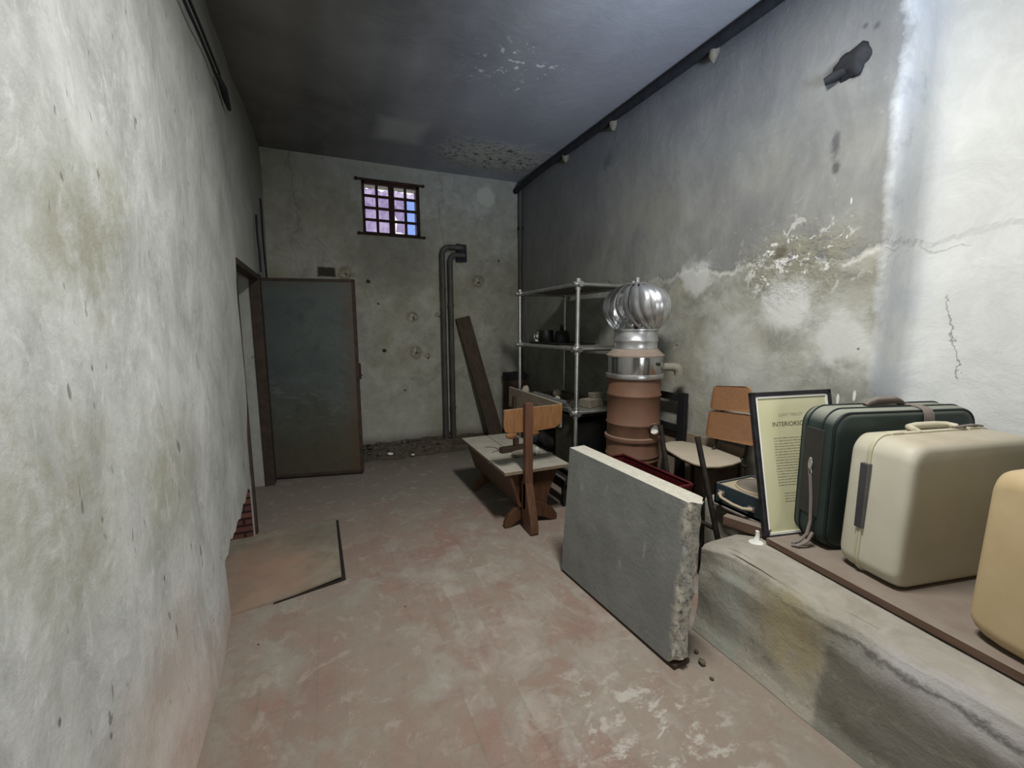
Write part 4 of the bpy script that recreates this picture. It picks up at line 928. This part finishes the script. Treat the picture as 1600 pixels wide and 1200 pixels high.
mb = MB(); mb.tube([(-.004,.105,.088), (-.03,.095,.09), (-.04,.075,.078), (-.042,.0,.068), (-.038,-.06,.066), (-.004,-.09,.066)], [.011,.011,.009,.0085,.009,.012], 10)
rp.part('handle', mb, M_CREAM, 40, label='cream carrying handle')
for y, z in ((.105,.088), (-.085,.066)): mb = MB(); mb.box(-.008, .0, y-.02, y+.02, z-.014, z+.014, .003); rp.part('handle_mount', mb, M_STRAP)

# ------------------------------------------------------------------ on the ledge
bd = math.radians(7)
mb = MB(); pts = [(1.862,1.29), (1.745,.0), (1.72,-.4), (2.70,-.4), (2.70,1.20), (2.2,1.22)]
BZT = .508
mb.prism(pts, LZ+.009, BZT, None, .003); single('wooden_board', mb, M_TRIM, (2.2,.6,LZ+.004), 'wide brown-edged wooden board on the ledge carrying the suitcases', 'board')
mb = MB(); mb.box(-.025, .025, -.11, .11, 0, .05, .004); o = single('wood_block', mb, M_TRIM, (0,0,0), 'short brown wood block on the ledge beside the picture frame', 'block'); o.location = (1.905,1.425,LZ+.002); o.rotation_euler = (0,0,math.radians(18))
mb = MB(); mb.lathe([(.0,0), (.034,0), (.026,.006), (.013,.014), (.008,.04), (.009,.058), (0,.06)], (1.845,1.325,LZ), 16)
for v in mb.bm.verts: v.co += V((.006*mnoise.noise(v.co*40), .006*mnoise.noise(v.co*37+V((4,4,4))), 0))
single('plaster_drip', mb, M_PLASTER, (1.845,1.325,LZ), 'white plaster drip stuck on the ledge at the end of the wood block', 'drip', 60)

def rounded(w, d, h, r, seg=5, bulge=0.0, taper=0.0, cuts=6):
    """box centred in x,y on z=0..h with soft corners and slightly full sides"""
    mb = MB(); mb.box(-w/2, w/2, -d/2, d/2, 0, h, r, seg)
    return mb
# dark green soft case
GA = math.radians(-15)
gx, gy = 1.965, 1.10; GL, GD, GH = .735, .185, .63
ux, uy = math.cos(GA), math.sin(GA)
gc = (gx + ux*GL/2 - uy*GD/2, gy + uy*GL/2 + ux*GD/2, BZT)
gs = Thing('green_suitcase', gc, 'dark green soft suitcase with a strap, behind the cream suitcase', 'suitcase', rz=GA, group='suitcases on the ledge')
def shell(w, d, h, r, y0, y1, crown, tp=0.0):
    """rounded-rectangle outline in xz (corner radius r) swept in y from y0 to y1; crown = list of (t, inset) along y"""
    mb = MB(); n = 8; out = []
    for cx, cz, a0 in ((w/2-r, h-r, 0), (-w/2+r, h-r, 90), (-w/2+r, r, 180), (w/2-r, r, 270)):
        for k in range(n+1):
            a = math.radians(a0+90*k/n); out.append((cx+r*math.cos(a), cz+r*math.sin(a), math.cos(a), math.sin(a)))
    # straight sides get extra points
    rings = []
    for t, ins in crown:
        y = y0+(y1-y0)*t
        sx = 1-2*ins/w; sz = 1-2*ins/h
        rings.append([mb.bm.verts.new((x*sx*(1-tp*z/h), y, h/2+(z-h/2)*sz)) for x, z, _, _ in out])
    m = len(out)
    for a, b in zip(rings, rings[1:]):
        for k in range(m): mb.bm.faces.new((a[k], a[(k+1) % m], b[(k+1) % m], b[k]))
    mb.bm.faces.new(rings[0]); mb.bm.faces.new(rings[-1][::-1])
    return mb
soft = [(0,.035), (.02,.022), (.06,.010), (.12,.003), (.2,0), (.8,0), (.88,.003), (.94,.010), (.98,.022), (1,.035)]
gs.part('case_body', shell(GL, GD, GH, .085, -GD/2, GD/2, soft), M_GREEN, 60)
def band(w, h, r, y, rad, m, name, th, ins=0, lab=None, tp=0.0):
    mb = MB(); n = 8; out = []
    w2, h2 = w-2*ins, h-2*ins
    for cx, cz, a0 in ((w2/2-r, h2-r, 0), (-w2/2+r, h2-r, 90), (-w2/2+r, r, 180), (w2/2-r, r, 270)):
        for k in range(n+1):
            a = math.radians(a0+90*k/n); out.append(((cx+r*math.cos(a))*(1-tp*(ins+cz+r*math.sin(a))/h), y, ins+cz+r*math.sin(a)))
    out.append(out[0]); 
    mb.tube(out, rad, 8); return th.part(name, mb, m, 60, label=lab)
band(GL, GH, .075, -GD/2+.012, .006, M_GREEND, 'piping', gs, .012); band(GL, GH, .075, GD/2-.012, .006, M_GREEND, 'piping', gs, .012)
band(GL+.002, GH+.002, .085, -.035, .004, M_GREEND, 'zip', gs, 0); band(GL+.002, GH+.002, .085, .045, .004, M_GREEND, 'zip', gs, 0)
mb = MB(); hz = GH+.004
mb.tube([(-.12,.005,hz-.002), (-.10,.005,hz+.010), (-.07,.005,hz+.018), (.03,.005,hz+.020), (.06,.005,hz+.010), (.08,.005,hz-.002)], [.012,.014,.018,.018,.014,.012], 10); gs.part('handle', mb, M_HANDLE, 40)
prof = [(.06,GH+.006), (-.03,GH+.007), (-.066,GH+.005), (-.086,GH-.003), (-.099,GH-.022), (-.103,GH-.05), (-.102,GH-.12), (-.099,GH-.26)]
mb = MB(); cols = [[mb.bm.verts.new((x, y, z)) for y, z in prof] + [mb.bm.verts.new((x, y+(.004 if z < GH-.02 else .0), z-(.004 if z > GH-.03 else 0))) for y, z in prof[::-1]] for x in (.068, .118)]
m_ = len(cols[0])
for k in range(m_): mb.bm.faces.new((cols[0][k], cols[0][(k+1) % m_], cols[1][(k+1) % m_], cols[1][k]))
for k in range(len(prof)-1):
    for cc_ in cols: mb.bm.faces.new((cc_[k], cc_[k+1], cc_[m_-2-k], cc_[m_-1-k]))
gs.part('strap', mb, M_STRAP, 40)
mb = MB(); mb.box(-GL/2-.006, -GL/2+.002, -.05, .045, .14, GH-.09, .004); gs.part('side_panel', mb, simple('brown_side_panel', (52,52,48), (64,60,54), .6, 0, 12, .1))
mb = MB(); 
mb.tube([(-GL/2-.010, 0, .40), (-GL/2-.014, 0, .355)], .006, 8)
mb.tube([(-GL/2-.012, .008*math.cos(a), .375+.028*math.sin(a)) for a in [2*PI*k/16 for k in range(17)]], .0028, 8); mb.tube([(-GL/2-.012, -.004+.006*math.cos(a), .335+.016*math.sin(a)) for a in [2*PI*k/16 for k in range(17)]], .0028, 8)
gs.part('clasp', mb, M_CHROME, 40)
mb = MB(); pth = [(-GL/2-.012,-.006,.325), (-GL/2-.012,-.02,.22), (-GL/2-.014,-.03,.12), (-GL/2-.03,-.035,.06), (-GL/2-.06,-.03,.025), (-GL/2-.085,-.02,.010), (-GL/2-.095,-.03,.008), (-GL/2-.08,-.045,.010), (-GL/2-.04,-.05,.03), (-GL/2-.012,-.045,.07)]
mb.tube(pth, .007, 8); gs.part('pull_strap', mb, M_STRAP, 40)
for sx in (-1, 1):
    mb = MB(); mb.tube([(sx*(GL/2-.09), -GD/2+.03, .0), (sx*(GL/2-.09), GD/2-.03, .0)], .0, 6) if False else mb.box(sx*(GL/2-.11)-.02, sx*(GL/2-.11)+.02, -GD/2+.03, GD/2-.03, -.0005, .004); gs.part('foot', mb, M_BLACK)

# cream hard case
CAa = math.radians(-11)
cx0, cy0 = 1.895, .805; CL, CD, CH = .66, .24, .565
ux, uy = math.cos(CAa), math.sin(CAa)
cc = (cx0 + ux*CL/2 - uy*CD/2, cy0 + uy*CL/2 + ux*CD/2, BZT)
cs = Thing('cream_suitcase', cc, 'cream hard-shell suitcase standing on the ledge board, between green and tan ones', 'suitcase', rz=CAa, group='suitcases on the ledge')
hard = [(0,.030), (.03,.017), (.09,.007), (.2,.002), (.40,0)]
cs.part('shell', shell(CL, CD, CH, .07, -CD/2, CD/2*.22, [(0,.034), (.02,.020), (.06,.010), (.14,.004), (.35,.001), (1,0)], .05), M_BEIGE, 60)
cs.part('lid_shell', shell(CL, CD, CH, .07, CD/2*.30, CD/2, [(0,0), (.5,.002), (.78,.008), (.93,.020), (1,.034)], .05), M_BEIGE, 60)
mb = shell(CL-.008, CD, CH-.008, .066, CD/2*.20, CD/2*.32, [(0,0), (1,0)], .05)
bmesh.ops.translate(mb.bm, vec=(0,0,.004), verts=mb.bm.verts[:]); cs.part('seam', mb, M_BEIGES, 60)
band(CL+.002, CH+.002, .07, CD/2*.22, .006, M_BEIGES, 'rim', cs, tp=.05); band(CL+.002, CH+.002, .07, CD/2*.30, .005, M_BEIGES, 'rim', cs, tp=.05)
mb = MB(); mb.box(-CL/2-.007, -CL/2+.018, CD/2*.26-.016, CD/2*.26+.016, .19, .455, .003); cs.part('hinge', mb, M_LATCH, label='grey metal hinge plate')
mb = MB(); hz = CH+.002; y0 = CD/2*.26
mb.tube([(-.08,y0-.004,hz), (-.092,y0+.010,hz+.010), (-.08,y0+.036,hz+.012), (-.03,y0+.046,hz+.013), (.07,y0+.046,hz+.013), (.12,y0+.036,hz+.012), (.132,y0+.010,hz+.010), (.12,y0-.004,hz)], [.010,.012,.013,.014,.014,.013,.012,.010], 10); cs.part('handle', mb, M_BEIGES, 40)
for x in (-.2, .2): mb = MB(); mb.box(x-.03, x+.03, y0-.014, y0+.014, hz-.006, hz+.008, .003); cs.part('latch', mb, M_BEIGES)
mb = MB(); mb.tube([(.10,y0,hz+.008), (.14,y0-.012,hz+.016), (.17,y0+.006,hz+.010), (.19,y0-.008,hz+.016), (.26,y0,hz+.006)], .006, 8); cs.part('cord', mb, M_STRAP, 40, label='knotted cord')
for sx in (-1, 1): mb = MB(); mb.box(sx*(CL/2-.12)-.02, sx*(CL/2-.12)+.02, -CD/2+.03, CD/2-.03, -.0005, .004); cs.part('foot', mb, M_BLACK)

# tan hard case, nearest
YL, YD, YH = .66, .25, .565
ya = math.radians(-8); yx0, yy0 = 1.800, .355
ux, uy = math.cos(ya), math.sin(ya)
yc = (yx0 + ux*YL/2 - uy*YD/2, yy0 + uy*YL/2 + ux*YD/2, BZT)
yl = Thing('tan_suitcase', yc, 'tan yellow hard-shell suitcase at the right edge, nearest on the ledge', 'suitcase', rz=ya, group='suitcases on the ledge')
yl.part('shell', shell(YL, YD, YH, .06, -YD/2, -.045, [(0,.05), (.04,.032), (.14,.014), (.35,.004), (1,0)], .09), M_YELLOW, 60)
yl.part('lid_shell', shell(YL, YD, YH, .06, -.038, YD/2, [(0,0), (.45,.003), (.72,.010), (.88,.020), (.96,.030), (1,.042)], .09), M_YELLOW, 60)
mb = shell(YL-.012, YD, YH-.012, .055, -.047, -.036, [(0,0), (1,0)], .09); bmesh.ops.translate(mb.bm, vec=(0,0,.006), verts=mb.bm.verts[:]); yl.part('seam', mb, M_STRAP, 60)
mb = MB(); mb.tube([(-.09,-.04,YH), (-.09,-.04,YH+.03), (-.06,-.04,YH+.045), (.06,-.04,YH+.045), (.09,-.04,YH+.03), (.09,-.04,YH)], .011, 10); yl.part('handle', mb, M_HANDLE, 40)
mb = MB(); mb.box(-YL/2-.006, -YL/2+.004, -.065, -.02, .12, .30, .003); yl.part('hinge', mb, M_LATCH)
for sx in (-1, 1): mb = MB(); mb.box(sx*(YL/2-.12)-.02, sx*(YL/2-.12)+.02, -YD/2+.04, YD/2-.04, -.0005, .004); yl.part('foot', mb, M_BLACK)

# framed document leaning behind the green case
FW, FH, FT = .46, .715, .022
fa = math.radians(-13)
fl = Thing('framed_document', (1.895,1.315,LZ+.004), 'black framed yellowed document leaning behind the dark green suitcase', 'picture', rz=fa, rx=math.radians(-12.5), ry=math.radians(-.8))
mb = MB(); w = .022
for b_ in ((0,w,0,FH), (FW-w,FW,0,FH)): mb.box(b_[0], b_[1], -.004, FT, b_[2], b_[3], .003)
for b_ in ((0,w), (FH-w,FH)): mb.box(0, FW, -.004, FT, b_[0], b_[1], .003)
fl.part('frame', mb, M_FRAME)
mb = MB(); mb.box(w-.002, FW-w+.002, .006, .012, w-.002, FH-w+.002); fl.part('backing', mb, M_MAT)
mb = MB()
for b_ in ((w,w+.010,w,FH-w), (FW-w-.010,FW-w,w,FH-w)): mb.box(b_[0], b_[1], .0, .006, b_[2], b_[3])
for b_ in ((w,w+.010), (FH-w-.010,FH-w)): mb.box(w, FW-w, .0, .006, b_[0], b_[1])
fl.part('mount_edge', mb, M_MAT, label='white inner edge')
mb = MB(); mb.box(w+.006, FW-w-.006, .0045, .007, w+.006, FH-w-.006); paper = fl.part('document', mb, M_PAPER)
def text(body, size, x, z, m, name, par, yy):
    cu = bpy.data.curves.new(name, 'FONT'); cu.body = body; cu.size = size; cu.align_x = 'LEFT'; cu.extrude = .0002
    o = bpy.data.objects.new(name+'_src', cu); col.objects.link(o)
    dg = bpy.context.evaluated_depsgraph_get(); me = bpy.data.meshes.new_from_object(o.evaluated_get(dg)); bpy.data.objects.remove(o)
    me.transform(Matrix.Translation((x, yy, z)) @ Matrix.Rotation(PI/2, 4, 'X'))
    me.materials.clear(); me.materials.append(m); q = bpy.data.objects.new(name, me); col.objects.link(q); q.parent = par; return q
text('INTERIORSCAPE', .032, .105, FH-.175, M_INKD, 'title', paper, .0042)
text('LONY TRELOY', .021, .145, FH-.125, M_INK, 'heading', paper, .0042)
rr = random.Random(5); mb = MB(); z = FH-.235
for k in range(24):
    if k in (18, 19): z -= .013; continue
    x = .105 + (.0 if k < 18 else .03)
    while x < FW-.075 - (0 if k not in (17, 23) else .12):
        l = .006+.022*rr.random(); mb.box(x, x+l, .0040, .0047, z, z+.0042+.0012*rr.random()); x += l+.004
    z -= .0135
mb.obj('text_lines', M_INK, paper)
mb = MB(); mb.box(w, FW-w, .0005, .0015, w, FH-w); fl.part('glass', mb, M_PGLASS)

# ================================================================== LIGHT, SKY, CAMERA
def area(name, loc, look, sx, sy, power, c, spread=180):
    l = bpy.data.lights.new(name, 'AREA'); l.shape = 'RECTANGLE'; l.size = sx; l.size_y = sy; l.energy = power; l.color = c; l.spread = math.radians(spread)
    o = bpy.data.objects.new(name, l); col.objects.link(o); o.location = loc
    o.rotation_euler = (V(look)-V(loc)).to_track_quat('-Z', 'Y').to_euler(); return o
area('daylight_opening', ((OX0+OX1)/2, YF+.02, (OZ0+OZ1)/2), (1.0, 3.0, 1.2), OX1-OX0, OZ1-OZ0, 36, (.95,.98,1.0))
area('cool_ceiling_fill', (1.5, -1.0, 1.7), (1.75, 2.0, 3.4), .6, .6, 18, (.64,.76,1.0), 50)  # added cool fill aimed at the ceiling, no real source stands here
area('ceiling_lamp', (1.05, 1.10, 3.30), (1.05, 1.10, 0), .25, .7, 92, (1.0,.985,.955))
w = bpy.data.worlds.new('sky'); sc.world = w; w.use_nodes = True
bg = w.node_tree.nodes['Background']; bg.inputs[0].default_value = (.92,.90,.98,1); bg.inputs[1].default_value = 1.3

cam = bpy.data.cameras.new('camera'); co = bpy.data.objects.new('camera', cam); col.objects.link(co); sc.camera = co
cam.sensor_fit = 'HORIZONTAL'; cam.sensor_width = 36; cam.lens = 673.51*36/1600; cam.clip_start = .02; cam.clip_end = 100
yaw, pit, rol = .4072, .1327, -.0030
f = V((math.sin(yaw)*math.cos(pit), math.cos(yaw)*math.cos(pit), -math.sin(pit))); r = V((math.cos(yaw), -math.sin(yaw), 0)); u = r.cross(f)
r2 = r*math.cos(rol)+u*math.sin(rol); u2 = -r*math.sin(rol)+u*math.cos(rol)
co.matrix_world = Matrix.Translation((0,0,1.5)) @ Matrix((r2, u2, -f)).transposed().to_4x4()

sc.view_settings.view_transform = 'Standard'; sc.view_settings.look = 'None'
sc.view_settings.exposure = -0.10; sc.view_settings.gamma = 1.0; sc.view_settings.use_curve_mapping = False
